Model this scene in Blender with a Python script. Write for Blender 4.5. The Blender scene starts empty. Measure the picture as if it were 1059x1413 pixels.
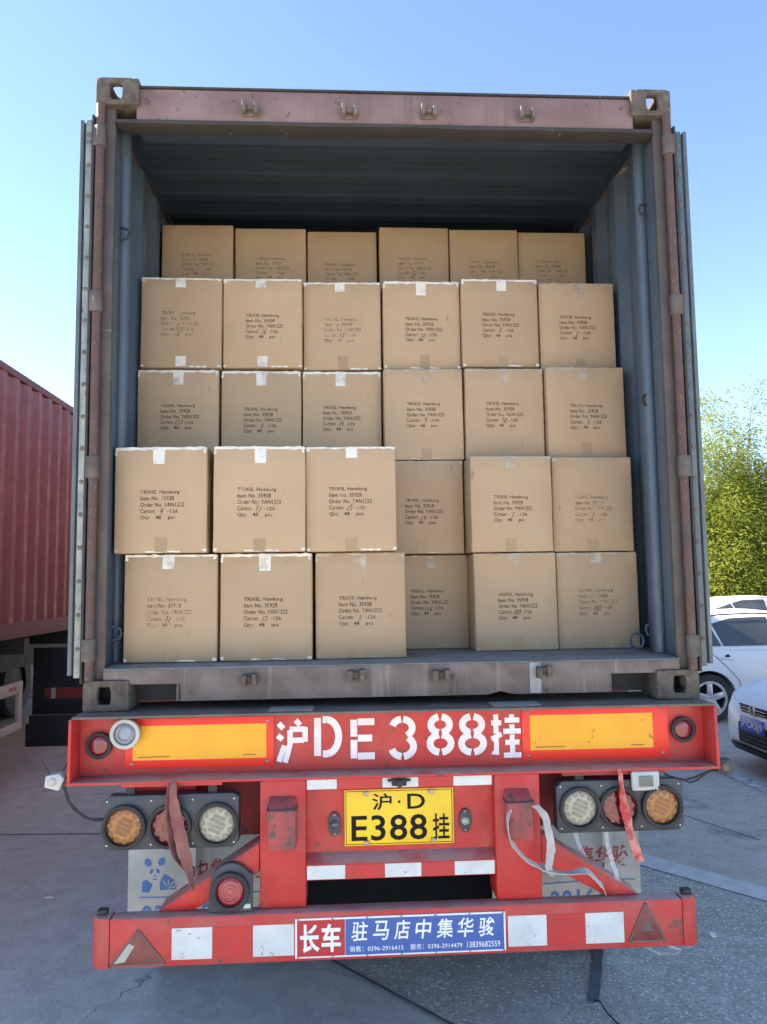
import bpy, bmesh, math, random
import numpy as np
from mathutils import Vector, Matrix, noise
R = math.radians
rnd = random.Random(7)
sc = bpy.context.scene
COL = sc.collection

# ------------------------------------------------------------------ camera
cd = bpy.data.cameras.new('camera'); cam = bpy.data.objects.new('camera', cd); COL.objects.link(cam)
yaw, pitch, roll = .055, .0916, -.0131
f_ = Vector((math.sin(yaw)*math.cos(pitch), math.cos(yaw)*math.cos(pitch), math.sin(pitch)))
r_ = Vector((math.cos(yaw), -math.sin(yaw), 0)); u_ = r_.cross(f_)
r2 = r_*math.cos(roll)+u_*math.sin(roll); u2 = -r_*math.sin(roll)+u_*math.cos(roll)
M = Matrix((r2, u2, -f_)).transposed().to_4x4(); M.translation = (-.2165, -3.0707, 1.9424)
cam.matrix_world = M
cd.sensor_fit = 'HORIZONTAL'; cd.sensor_width = 36; cd.lens = 36*1061/1059
cd.clip_start = .05; cd.clip_end = 2000
sc.camera = cam

# ------------------------------------------------------------------ sky, sun, exposure
SUN_EL, SUN_AZ = 34, 284          # azimuth clockwise from +Y: sun low on the left, the parked trucks shade the yard
w = bpy.data.worlds.new('World'); sc.world = w; w.use_nodes = True
nt = w.node_tree; nt.nodes.clear()
wo = nt.nodes.new('ShaderNodeOutputWorld'); bg = nt.nodes.new('ShaderNodeBackground'); sk = nt.nodes.new('ShaderNodeTexSky')
sk.sky_type = 'NISHITA'; sk.sun_disc = False; sk.sun_elevation = R(SUN_EL); sk.sun_rotation = R(SUN_AZ)
sk.air_density = .60; sk.dust_density = 0; sk.ozone_density = 5
bg.inputs[1].default_value = .108
nt.links.new(sk.outputs[0], bg.inputs[0]); nt.links.new(bg.outputs[0], wo.inputs[0])
ld = bpy.data.lights.new('sun', 'SUN'); ld.energy = 3.7; ld.angle = R(.53); ld.color = (1, .95, .87)
sun = bpy.data.objects.new('sun', ld); COL.objects.link(sun)
sdir = Vector((math.sin(R(SUN_AZ))*math.cos(R(SUN_EL)), math.cos(R(SUN_AZ))*math.cos(R(SUN_EL)), math.sin(R(SUN_EL))))
sun.rotation_euler = sdir.to_track_quat('Z', 'Y').to_euler()
sun.location = sdir*60
sc.view_settings.view_transform = 'Standard'; sc.view_settings.look = 'None'
sc.view_settings.gamma = 1; sc.view_settings.use_curve_mapping = False
sc.view_settings.exposure = 2.54
sc.view_settings.use_white_balance = True; sc.view_settings.white_balance_temperature = 8300; sc.view_settings.white_balance_tint = 8   # the camera's shade balance
sc.cycles.max_bounces = 8; sc.cycles.transparent_max_bounces = 16

# ------------------------------------------------------------------ materials
def nodes(name):
    m = bpy.data.materials.new(name); m.use_nodes = True
    t = m.node_tree; b = t.nodes['Principled BSDF']
    return m, t, b
def coords(t, sc_=(1, 1, 1), kind='Object'):
    tc = t.nodes.new('ShaderNodeTexCoord'); mp = t.nodes.new('ShaderNodeMapping')
    mp.inputs['Scale'].default_value = sc_
    oi = t.nodes.new('ShaderNodeObjectInfo'); ml = t.nodes.new('ShaderNodeMath'); ml.operation = 'MULTIPLY'; ml.inputs[1].default_value = 37
    t.links.new(oi.outputs['Random'], ml.inputs[0])
    ad = t.nodes.new('ShaderNodeVectorMath'); ad.operation = 'ADD'
    t.links.new(tc.outputs[kind], ad.inputs[0]); t.links.new(ml.outputs[0], ad.inputs[1])
    t.links.new(ad.outputs[0], mp.inputs[0])
    return mp.outputs[0]
def noi(t, vec, scale, detail=4, rough=.55):
    n = t.nodes.new('ShaderNodeTexNoise'); n.inputs['Scale'].default_value = scale
    n.inputs['Detail'].default_value = detail; n.inputs['Roughness'].default_value = rough
    t.links.new(vec, n.inputs['Vector']); return n.outputs['Fac']
def ramp(t, fac, a, b):
    m = t.nodes.new('ShaderNodeMapRange'); m.inputs[1].default_value = a; m.inputs[2].default_value = b
    t.links.new(fac, m.inputs[0]); return m.outputs[0]
def mix(t, fac, a, b):
    n = t.nodes.new('ShaderNodeMix'); n.data_type = 'RGBA'
    if isinstance(fac, (int, float)): n.inputs[0].default_value = fac
    else: t.links.new(fac, n.inputs[0])
    for s, v in ((6, a), (7, b)):
        if isinstance(v, tuple): n.inputs[s].default_value = (*v, 1)
        else: t.links.new(v, n.inputs[s])
    return n.outputs[2]
def bump(t, b, h, strength, dist=.01):
    n = t.nodes.new('ShaderNodeBump'); n.inputs['Strength'].default_value = strength; n.inputs['Distance'].default_value = dist
    t.links.new(h, n.inputs['Height']); t.links.new(n.outputs[0], b.inputs['Normal'])
def mat(name, c, c2=None, s=6, rough=.6, metal=0, spots=None, streak=None, dust=None, bmp=0, bs=60, amount=(.35, .65), coat=0, spec=.5, chips=None):
    """worn surface: c varied towards c2, small spots of a third colour, vertical streaks, dust lying on up-facing sides"""
    m, t, b = nodes(name)
    v = coords(t); col = c
    if c2: col = mix(t, ramp(t, noi(t, v, s), *amount), c, c2)
    if streak:
        v2 = coords(t, (14, 14, .7)); col = mix(t, ramp(t, noi(t, v2, 1.6, 5, .6), streak[1], streak[1]+.2), col, streak[0])
    if spots:
        col = mix(t, ramp(t, noi(t, v, spots[1], 6, .65), spots[2], spots[2]+.05), col, spots[0])
    if chips:
        cc, csc, cth = chips
        col = mix(t, ramp(t, noi(t, v, csc, 9, .72), cth, cth+.025), col, cc)
        v3 = coords(t, (1.5, 1.5, 26)); big = ramp(t, noi(t, v, 2.2, 3), .48, .62); scr = ramp(t, noi(t, v3, 2.6, 8, .7), .63, .66)
        ms = t.nodes.new('ShaderNodeMath'); ms.operation = 'MULTIPLY'; t.links.new(big, ms.inputs[0]); t.links.new(scr, ms.inputs[1])
        col = mix(t, ms.outputs[0], col, cc)
        rg = ramp(t, noi(t, v, 11, 5), .3, .7); rm = t.nodes.new('ShaderNodeMapRange'); rm.inputs[3].default_value = rough-.12; rm.inputs[4].default_value = rough+.22
        t.links.new(rg, rm.inputs[0]); t.links.new(rm.outputs[0], b.inputs['Roughness'])
    if dust:
        g = t.nodes.new('ShaderNodeNewGeometry'); sx = t.nodes.new('ShaderNodeSeparateXYZ'); t.links.new(g.outputs['Normal'], sx.inputs[0])
        up = ramp(t, sx.outputs[2], .5, .95); mu = t.nodes.new('ShaderNodeMath'); mu.operation = 'MULTIPLY'
        t.links.new(up, mu.inputs[0]); t.links.new(ramp(t, noi(t, v, 9, 5), .2, .5), mu.inputs[1])
        col = mix(t, mu.outputs[0], col, dust)
    if isinstance(col, tuple): b.inputs['Base Color'].default_value = (*col, 1)
    else: t.links.new(col, b.inputs['Base Color'])
    if not chips: b.inputs['Roughness'].default_value = rough
    b.inputs['Metallic'].default_value = metal
    b.inputs['Coat Weight'].default_value = coat; b.inputs['Specular IOR Level'].default_value = spec
    if bmp: bump(t, b, noi(t, v, bs, 5, .6), bmp, .004)
    return m
MT = {}
def defmats():
    A = MT
    A['red'] = mat('red_trailer_paint', (.50, .019, .018), (.41, .036, .032), 4, .45, spots=((.20, .05, .04), 26, .66), streak=((.33, .06, .05), .58), dust=(.34, .24, .22), bmp=.25, chips=((.10, .05, .04), 17, .615))
    A['red2'] = mat('red_bumper_paint', (.50, .023, .022), (.43, .062, .054), 6, .48, spots=((.26, .09, .075), 22, .64), dust=(.40, .23, .21), bmp=.3, chips=((.13, .07, .058), 14, .605))
    A['reddark'] = mat('red_chassis_paint', (.30, .02, .02), (.17, .03, .028), 6, .65, spots=((.05, .04, .04), 20, .6))
    A['steelgrime'] = mat('grimy_steel', (.15, .118, .102), (.10, .08, .07), 9, .75, spots=((.30, .27, .24), 40, .66), bmp=.4, chips=((.06, .04, .03), 20, .64))
    A['casting'] = mat('worn_casting', (.112, .089, .074), (.066, .051, .042), 22, .85, spots=((.24, .215, .19), 70, .63), bmp=.9, bs=90, chips=((.10, .055, .035), 26, .62))
    A['header'] = mat('faded_pink_paint', (.195, .122, .122), (.14, .082, .08), 5, .6, spots=((.085, .052, .04), 30, .62), streak=((.125, .078, .072), .52), bmp=.2, chips=((.11, .065, .045), 18, .66))
    A['sill'] = mat('worn_sill', (.155, .125, .118), (.105, .083, .076), 9, .75, spots=((.26, .24, .22), 30, .69), streak=((.25, .23, .215), .57), dust=(.25, .24, .225), bmp=.5, chips=((.085, .055, .04), 16, .64))
    A['post'] = mat('mauve_post_paint', (.082, .066, .062), (.058, .049, .047), 8, .65, spots=((.24, .205, .18), 60, .68), bmp=.25, chips=((.28, .25, .22), 30, .70))
    A['bar'] = mat('brown_hinge_bar', (.095, .044, .037), (.066, .040, .036), 12, .6, spots=((.15, .12, .105), 60, .60), bmp=.4, chips=((.07, .045, .035), 24, .64))
    A['lug'] = mat('grey_hinge_lug', (.098, .080, .068), (.066, .052, .045), 16, .6, spots=((.17, .15, .135), 60, .63), bmp=.4, chips=((.08, .05, .035), 30, .63))
    A['inner'] = mat('blue_grey_lining', (.066, .094, .124), (.053, .078, .106), 4, .40, spots=((.15, .155, .155), 55, .70), streak=((.11, .13, .148), .62), bmp=.08, chips=((.07, .055, .05), 22, .71))
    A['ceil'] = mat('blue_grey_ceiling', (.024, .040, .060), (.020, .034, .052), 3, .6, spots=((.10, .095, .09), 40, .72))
    A['floor'] = mat('worn_threshold', (.19, .205, .205), (.145, .15, .148), 8, .7, spots=((.30, .29, .275), 40, .60), bmp=.5, chips=((.09, .07, .055), 16, .64))
    A['doorblue'] = mat('worn_door_edge', (.088, .112, .128), (.060, .078, .090), 8, .5, spots=((.06, .05, .045), 50, .66), streak=((.19, .22, .235), .60))
    A['doorstrip'] = mat('retaining_strip', (.26, .285, .27), (.15, .165, .16), 10, .5, spots=((.07, .058, .05), 50, .60), streak=((.33, .35, .34), .60))
    A['lip'] = mat('dark_rusty_lip', (.038, .033, .032), (.026, .024, .024), 9, .8, spots=((.20, .17, .15), 30, .66), bmp=.5)
    A['rubber'] = mat('black_rubber', (.016, .017, .019), (.03, .03, .032), 12, .75)
    A['rubbergrey'] = mat('dusty_rubber', (.045, .047, .050), (.075, .075, .078), 10, .8)
    A['crimson'] = mat('weathered_crimson_paint', (.235, .088, .085), (.20, .082, .078), 3, .62, spots=((.10, .05, .04), 26, .67), streak=((.28, .12, .112), .56), bmp=.15, chips=((.08, .045, .035), 12, .70))
    A['crimsonrail'] = mat('dark_crimson_rail', (.15, .045, .045), (.12, .05, .048), 6, .7, bmp=.2)
    A['dark'] = mat('dark_steel', (.022, .022, .024), (.04, .036, .034), 6, .7)
    A['housing'] = mat('lamp_housing_black', (.028, .033, .042), (.045, .05, .058), 9, .5)
    A['beige'] = mat('beige_frame_paint', (.42, .38, .34), (.33, .30, .27), 8, .6, spots=((.15, .11, .09), 30, .68))
    A['navy'] = mat('navy_board', (.010, .013, .020), (.015, .018, .025), 5, .7)
    A['white'] = mat('white_reflective', (.58, .61, .62), (.47, .50, .51), 9, .4, spots=((.27, .22, .20), 38, .62), chips=((.35, .33, .32), 9, .62))
    A['whitepaint'] = mat('white_stencil_paint', (.74, .70, .72), (.64, .58, .60), 14, .55, spots=((.5, .06, .07), 46, .66))
    A['redrefl'] = mat('red_reflective', (.50, .016, .022), (.42, .018, .024), 9, .4)
    A['orangered'] = mat('bright_red_board', (.86, .022, .012), (.78, .03, .016), 4, .4, spots=((.3, .03, .02), 40, .74))
    A['yellow'] = mat('yellow_board', (.80, .37, .012), (.72, .32, .014), 5, .38, spots=((.24, .10, .02), 26, .70))
    A['yellow2'] = mat('scuffed_yellow_board', (.80, .37, .012), (.72, .32, .014), 5, .38, spots=((.20, .08, .015), 17, .645), chips=((.14, .07, .02), 24, .63))
    A['plate'] = mat('yellow_plate', (.80, .52, .015), (.72, .46, .02), 7, .4, spots=((.4, .28, .05), 50, .72))
    A['black'] = mat('black_print', (.010, .010, .011), None, rough=.7, spec=.15)
    A['signblue'] = mat('blue_sign_face', (.018, .085, .32), (.025, .10, .33), 8, .42)
    A['signred'] = mat('red_sign_face', (.45, .012, .025), (.40, .02, .03), 8, .42)
    A['signwhite'] = mat('white_sign_print', (.76, .77, .79), (.66, .67, .69), 20, .45)
    A['flap'] = mat('dirty_white_mudflap', (.44, .425, .385), (.33, .32, .285), 6, .6, spots=((.2, .18, .15), 24, .66), streak=((.27, .26, .23), .58))
    A['flapred'] = mat('mudflap_red_print', (.40, .03, .035), (.33, .06, .06), 20, .6)
    A['flapblue'] = mat('mudflap_blue_print', (.03, .13, .36), (.06, .17, .38), 20, .6)
    A['carton'] = None
    A['strapred'] = mat('faded_red_webbing', (.27, .115, .10), (.20, .055, .052), 14, .85, bmp=.5, bs=300)
    A['straporange'] = mat('torn_red_webbing', (.46, .05, .05), (.58, .24, .18), 22, .8, bmp=.5, bs=300, amount=(.45, .6))
    A['strapgrey'] = mat('grey_webbing', (.46, .44, .42), (.36, .34, .33), 12, .85, bmp=.5, bs=300)
    A['strapdark'] = mat('dark_webbing', (.10, .10, .105), (.15, .15, .155), 12, .85, bmp=.5, bs=300)
    A['chrome'] = mat('bright_metal', (.6, .6, .6), (.42, .42, .42), 15, .3, metal=1)
    A['galv'] = mat('dull_metal', (.38, .37, .36), (.25, .24, .23), 30, .5, metal=.7)
    A['lampgrey'] = mat('grey_lamp_shell', (.42, .43, .42), (.34, .35, .34), 12, .5)
    A['carwhite'] = mat('white_car_paint', (.80, .80, .80), None, rough=.45, coat=.15)
    A['carglass'] = mat('tinted_car_glass', (.06, .068, .078), (.10, .11, .12), 1.6, .08, coat=.4)
    A['carblack'] = mat('black_car_plastic', (.012, .013, .014), None, rough=.7, spec=.2)
    A['rim'] = mat('silver_wheel', (.62, .63, .65), (.5, .5, .52), 12, .35, metal=.5)
    A['tyre'] = mat('tyre_rubber', (.030, .030, .032), (.045, .045, .046), 10, .8)
    A['blueplate'] = mat('blue_plate', (.02, .07, .45), None, rough=.4)
    A['trunk'] = mat('culm', (.16, .17, .05), (.11, .10, .04), 5, .7)
    A['parkwhite'] = mat('worn_white_line', (.60, .60, .58), (.30, .295, .29), 12, .8, amount=(.42, .62))
    A['paper'] = mat('white_scrap', (.8, .8, .78), None, rough=.7)
    A['wallpale'] = mat('pale_warehouse_wall', (.62, .62, .60), (.56, .56, .55), .6, .8)
    A['shutter'] = mat('grey_roller_shutter', (.36, .38, .40), (.32, .34, .36), 1, .6)
defmats()

def carton_mat():
    m, t, b = nodes('kraft_cardboard')
    v = coords(t); col = mix(t, ramp(t, noi(t, v, 5), .3, .7), (.385, .266, .168), (.348, .238, .148))
    fib = noi(t, coords(t, (6, 6, 160)), 1.5, 3)      # horizontal flute lines of the board
    col = mix(t, ramp(t, fib, .3, 1.3), col, (.375, .252, .15))
    oi = t.nodes.new('ShaderNodeObjectInfo'); hv = t.nodes.new('ShaderNodeHueSaturation')
    mr = t.nodes.new('ShaderNodeMapRange'); mr.inputs[3].default_value = .88; mr.inputs[4].default_value = 1.08
    t.links.new(oi.outputs['Random'], mr.inputs[0]); t.links.new(mr.outputs[0], hv.inputs['Value']); t.links.new(col, hv.inputs['Color'])
    t.links.new(hv.outputs[0], b.inputs['Base Color']); b.inputs['Roughness'].default_value = .72
    ad = t.nodes.new('ShaderNodeMath'); ad.operation = 'MULTIPLY_ADD'; t.links.new(noi(t, v, 5.5, 3, .5), ad.inputs[0]); ad.inputs[1].default_value = 6; t.links.new(fib, ad.inputs[2])
    bump(t, b, ad.outputs[0], .32, .0035)
    sc_ = ramp(t, noi(t, coords(t, (9, 9, 2.2)), 3.2, 7, .7), .66, .70); col2 = mix(t, sc_, hv.outputs[0], (.25, .16, .09)); t.links.new(col2, b.inputs['Base Color'])
    return m
MT['carton'] = carton_mat()
def tape_mat(name, c, alpha, rough):
    m, t, b = nodes(name); v = coords(t)
    b.inputs['Base Color'].default_value = (*c, 1); b.inputs['Roughness'].default_value = rough; b.inputs['Specular IOR Level'].default_value = .8
    n = noi(t, v, 16, 3); t.links.new(ramp(t, n, .5-alpha*.5, .95-alpha*.5), b.inputs['Alpha'])
    bump(t, b, noi(t, v, 45, 3), .5, .004); return m
MT['tapewhite'] = tape_mat('glossy_packing_tape', (.58, .54, .48), .9, .22)
MT['tapeclear'] = tape_mat('clear_packing_tape', (.50, .42, .32), .25, .2)
MT['tapebrown'] = mat('brown_packing_tape', (.305, .195, .105), (.28, .18, .096), 8, .35)
def ink_mat(name, c, lo, hi):
    m, t, b = nodes(name); v = coords(t)
    b.inputs['Base Color'].default_value = (*c, 1); b.inputs['Roughness'].default_value = .8; b.inputs['Specular IOR Level'].default_value = .1
    t.links.new(ramp(t, noi(t, v, 55, 4), lo, hi), b.inputs['Alpha']); return m
MT['ink'] = ink_mat('stamped_ink', (.045, .035, .03), .22, .52)
MT['inkfaint'] = ink_mat('faint_stamped_ink', (.075, .055, .04), .34, .68)
MT['pen'] = ink_mat('black_marker', (.03, .025, .022), .1, .35)
def lens_mat(name, c, scale=0):
    m, t, b = nodes(name)
    b.inputs['Base Color'].default_value = (*c, 1); b.inputs['Roughness'].default_value = .22; b.inputs['Coat Weight'].default_value = .6
    v = coords(t); col = mix(t, ramp(t, noi(t, v, 40), .3, .7), c, tuple(x*.62 for x in c)); t.links.new(col, b.inputs['Base Color'])
    return m
MT['amber'] = lens_mat('amber_lens', (.38, .12, .010)); MT['ruby'] = lens_mat('ruby_lens', (.24, .008, .026)); MT['clear'] = lens_mat('clear_lens', (.36, .36, .29))
MT['amberd'] = lens_mat('amber_led', (.19, .05, .006)); MT['rubyd'] = lens_mat('ruby_led', (.12, .004, .012)); MT['cleard'] = lens_mat('clear_led', (.19, .19, .145))
MT['bluelens'] = lens_mat('pale_lens', (.22, .26, .33)); MT['smoke'] = lens_mat('smoked_lens', (.07, .09, .10)); MT['brightred'] = lens_mat('red_round_lens', (.50, .03, .06))
def clear_plastic():
    m, t, b = nodes('clear_plastic_band'); b.inputs['Base Color'].default_value = (.8, .82, .85, 1); b.inputs['Roughness'].default_value = .25
    b.inputs['Alpha'].default_value = .22; return m
MT['plastic'] = clear_plastic()
def leaf_mat(name, a, b_, c):
    m, t, b = nodes(name); t.nodes.remove(b); out = t.nodes['Material Output']
    g = t.nodes.new('ShaderNodeNewGeometry')
    col = mix(t, g.outputs['Random Per Island'], a, b_)
    col = mix(t, ramp(t, noi(t, coords(t), .9, 3), .42, .68), col, c)
    d = t.nodes.new('ShaderNodeBsdfDiffuse'); tr = t.nodes.new('ShaderNodeBsdfTranslucent'); ms = t.nodes.new('ShaderNodeMixShader'); ms.inputs[0].default_value = .55
    gl = t.nodes.new('ShaderNodeBsdfGlossy'); gl.inputs['Roughness'].default_value = .45; m2 = t.nodes.new('ShaderNodeMixShader'); m2.inputs[0].default_value = .0
    t.links.new(col, d.inputs[0]); t.links.new(col, tr.inputs[0]); t.links.new(d.outputs[0], ms.inputs[1]); t.links.new(tr.outputs[0], ms.inputs[2])
    t.links.new(ms.outputs[0], m2.inputs[1]); t.links.new(gl.outputs[0], m2.inputs[2]); t.links.new(m2.outputs[0], out.inputs[0])
    return m
MT['leaf'] = leaf_mat('bamboo_leaf', (.22, .265, .05), (.28, .30, .07), (.16, .21, .045))
MT['leafpale'] = leaf_mat('pale_bamboo_leaf', (.15, .165, .06), (.19, .19, .07), (.11, .14, .05))
def ground_mat(name, c, c2, speck, scale, sp, rough=.85, bmp=.3, stain=None, sthr=.5):
    m, t, b = nodes(name); v = coords(t)
    col = mix(t, ramp(t, noi(t, v, .55, 6, .6), .35, .65), c, c2)
    col = mix(t, ramp(t, noi(t, v, 7, 6, .65), .35, .72), col, tuple(x*.80 for x in c2))
    if stain: col = mix(t, ramp(t, noi(t, v, 1.7, 5, .6), sthr, sthr+.12), col, stain)
    vo = t.nodes.new('ShaderNodeTexVoronoi'); vo.inputs['Scale'].default_value = scale; t.links.new(v, vo.inputs['Vector'])
    sx = t.nodes.new('ShaderNodeSeparateColor'); t.links.new(vo.outputs['Color'], sx.inputs[0])
    col = mix(t, ramp(t, sx.outputs[0], 1-sp, 1-sp*.4), col, speck)
    col = mix(t, ramp(t, sx.outputs[1], 1-sp, 1-sp*.4), col, tuple(x*.55 for x in c))
    wv = t.nodes.new('ShaderNodeVectorMath'); wv.operation = 'MULTIPLY_ADD'; nz = t.nodes.new('ShaderNodeTexNoise'); nz.inputs['Scale'].default_value = 2.2; nz.inputs['Detail'].default_value = 5; t.links.new(v, nz.inputs['Vector'])
    wv.inputs[1].default_value = (.5, .5, 0); t.links.new(nz.outputs['Color'], wv.inputs[0]); t.links.new(v, wv.inputs[2])
    ck = t.nodes.new('ShaderNodeTexVoronoi'); ck.feature = 'DISTANCE_TO_EDGE'; ck.inputs['Scale'].default_value = .42; t.links.new(wv.outputs[0], ck.inputs['Vector'])
    cf = ramp(t, ck.outputs['Distance'], .0018, .0006); gate = ramp(t, noi(t, v, .8, 2), .56, .62); mg = t.nodes.new('ShaderNodeMath'); mg.operation = 'MULTIPLY'; t.links.new(cf, mg.inputs[0]); t.links.new(gate, mg.inputs[1])
    col = mix(t, mg.outputs[0], col, tuple(x*.5 for x in c2))
    oil = ramp(t, noi(t, v, 2.9, 4, .5), .70, .78); col = mix(t, oil, col, tuple(x*.55 for x in c2))
    t.links.new(col, b.inputs['Base Color']); b.inputs['Roughness'].default_value = rough; b.inputs['Specular IOR Level'].default_value = .3
    ad = t.nodes.new('ShaderNodeMath'); ad.operation = 'ADD'; t.links.new(noi(t, v, scale*.7, 4, .7), ad.inputs[0]); t.links.new(sx.outputs[0], ad.inputs[1])
    bump(t, b, ad.outputs[0], bmp, .006); return m
MT['ground'] = ground_mat('smooth_concrete', (.69, .645, .57), (.60, .56, .50), (.76, .72, .65), 160, .06, .78, .12, (.46, .43, .385), .60)
MT['aggregate'] = ground_mat('exposed_aggregate', (.57, .525, .455), (.47, .435, .375), (.80, .76, .69), 95, .15, .85, .65)
MT['band'] = ground_mat('pale_concrete_edge', (.71, .68, .63), (.65, .62, .575), (.74, .71, .67), 160, .06, .8, .12)
MT['apron'] = ground_mat('brownish_concrete', (.60, .515, .445), (.51, .435, .375), (.68, .60, .54), 120, .07, .85, .2, (.25, .225, .205), .58)
MT['joint'] = mat('joint_filler', (.085, .085, .085), (.13, .13, .13), 8, .9)

# ------------------------------------------------------------------ scene helpers
ORG = {}
def tag(o, label=None, cat=None, group=None, kind=None):
    if label: o['label'] = label
    if cat: o['category'] = cat
    if group: o['group'] = group
    if kind: o['kind'] = kind
    return o
def empty(name, loc=(0, 0, 0)):
    o = bpy.data.objects.new(name, None); COL.objects.link(o); o.location = loc; ORG[o.name] = Vector(loc); o.empty_display_size = .1
    return o
class MB:
    def __init__(s): s.v = []; s.f = []; s.mi = []; s.cur = 0
    def add(s, vs, fs):
        n = len(s.v); s.v += [tuple(x) for x in vs]
        for q in fs: s.f.append(tuple(i+n for i in q)); s.mi.append(s.cur)
        return s
    def box(s, x0, x1, y0, y1, z0, z1):
        return s.add([(x, y, z) for x in (x0, x1) for y in (y0, y1) for z in (z0, z1)],
                     [(0, 1, 3, 2), (4, 6, 7, 5), (0, 4, 5, 1), (2, 3, 7, 6), (0, 2, 6, 4), (1, 5, 7, 3)])
    def prism(s, poly, y0, y1, ax='y'):
        """poly of 2-D points (x,z) extruded along y (or (y,z) along x, (x,y) along z)"""
        n = len(poly)
        def P(a, b, c): return {'y': (a, c, b), 'x': (c, a, b), 'z': (a, b, c)}[ax]
        vs = [P(a, b, y0) for a, b in poly]+[P(a, b, y1) for a, b in poly]
        fs = [tuple(range(n))[::-1], tuple(range(n, 2*n))]+[(i, (i+1) % n, n+(i+1) % n, n+i) for i in range(n)]
        return s.add(vs, fs)
    def cyl(s, c, r, h, ax='y', n=24, r2=None, cap=True):
        """cylinder from c along +ax by h"""
        r2 = r if r2 is None else r2; vs = []
        for k, rr in ((0, r), (1, r2)):
            for i in range(n):
                a = 2*math.pi*i/n; p, q = rr*math.cos(a), rr*math.sin(a); d = h*k
                vs.append({'y': (c[0]+p, c[1]+d, c[2]+q), 'z': (c[0]+p, c[1]+q, c[2]+d), 'x': (c[0]+d, c[1]+p, c[2]+q)}[ax])
        fs = [(i, (i+1) % n, n+(i+1) % n, n+i) for i in range(n)]
        if cap: fs += [tuple(range(n))[::-1], tuple(range(n, 2*n))]
        return s.add(vs, fs)
    def ring(s, c, r0, r1, y0, y1, n=28, ax='y'):
        """annular disc with thickness"""
        vs = []
        for rr, y in ((r0, y0), (r1, y0), (r1, y1), (r0, y1)):
            for i in range(n):
                a = 2*math.pi*i/n; p, q = rr*math.cos(a), rr*math.sin(a)
                vs.append((c[0]+p, c[1]+y, c[2]+q) if ax == 'y' else (c[0]+y, c[1]+p, c[2]+q))
        fs = [(k*n+i, k*n+(i+1) % n, ((k+1) % 4)*n+(i+1) % n, ((k+1) % 4)*n+i) for k in range(4) for i in range(n)]
        return s.add(vs, fs)
    def dome(s, c, r, h, n=24, m=5, ax=(0, -1, 0)):
        """low dome rising along ax from the plane at c (axis y or x)"""
        vs = []; fs = []
        for k in range(m+1):
            t = k/m*math.pi/2; rr = r*math.cos(t); d = h*math.sin(t)
            for i in range(n):
                a = 2*math.pi*i/n; p, q = rr*math.cos(a), rr*math.sin(a)
                vs.append((c[0]+p, c[1]+ax[1]*d, c[2]+q) if ax[1] else (c[0]+ax[0]*d, c[1]+p, c[2]+q))
        for k in range(m):
            for i in range(n): fs.append((k*n+i, k*n+(i+1) % n, (k+1)*n+(i+1) % n, (k+1)*n+i))
        return s.add(vs, fs)
    def tube(s, pts, r, n=8, r2=None):
        pts = [Vector(p) for p in pts]; m = len(pts); vs = []; fs = []
        for k, p in enumerate(pts):
            d = (pts[min(k+1, m-1)]-pts[max(k-1, 0)]).normalized()
            a = d.cross(Vector((0, 0, 1))); a = a.normalized() if a.length > .01 else Vector((1, 0, 0)); b = d.cross(a)
            rr = r if r2 is None else r+(r2-r)*k/(m-1)
            for i in range(n): t = 2*math.pi*i/n; vs.append(p+a*rr*math.cos(t)+b*rr*math.sin(t))
        for k in range(m-1):
            for i in range(n): fs.append((k*n+i, k*n+(i+1) % n, (k+1)*n+(i+1) % n, (k+1)*n+i))
        fs += [tuple(range(n))[::-1], tuple(range((m-1)*n, m*n))]
        return s.add(vs, fs)
    def ribbon(s, pts, wid, dirs, th=.002):
        """webbing: centre line, width, one width direction per point"""
        m = len(pts); vs = []; fs = []
        pts = [Vector(p) for p in pts]
        for k, p in enumerate(pts):
            w_ = wid[k] if isinstance(wid, (list, tuple)) else wid
            d = (pts[min(k+1, m-1)]-pts[max(k-1, 0)]).normalized(); x = Vector(dirs[k]).normalized(); nn = d.cross(x).normalized()*th/2
            vs += [p-x*w_/2-nn, p+x*w_/2-nn, p+x*w_/2+nn, p-x*w_/2+nn]
        for k in range(m-1):
            for i in range(4): fs.append((k*4+i, k*4+(i+1) % 4, (k+1)*4+(i+1) % 4, (k+1)*4+i))
        fs += [(3, 2, 1, 0), tuple((m-1)*4+i for i in range(4))]
        return s.add(vs, fs)
    def strokes(s, lines, wd, place, th=0):
        """flat pen strokes in 2-D mapped by place(a,b)->xyz"""
        for ln in lines:
            m = len(ln); L = []; Rr = []
            for k in range(m):
                p0 = Vector(ln[max(k-1, 0)]); p1 = Vector(ln[min(k+1, m-1)]); d = (p1-p0)
                if d.length < 1e-9: d = Vector((1, 0))
                d.normalize(); nn = Vector((-d.y, d.x))*wd/2; c = Vector(ln[k]); L.append(c+nn); Rr.append(c-nn)
            s.add([place(q.x, q.y) for q in L]+[place(q.x, q.y) for q in Rr], [(k, k+1, m+k+1, m+k) for k in range(m-1)])
        return s
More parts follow.
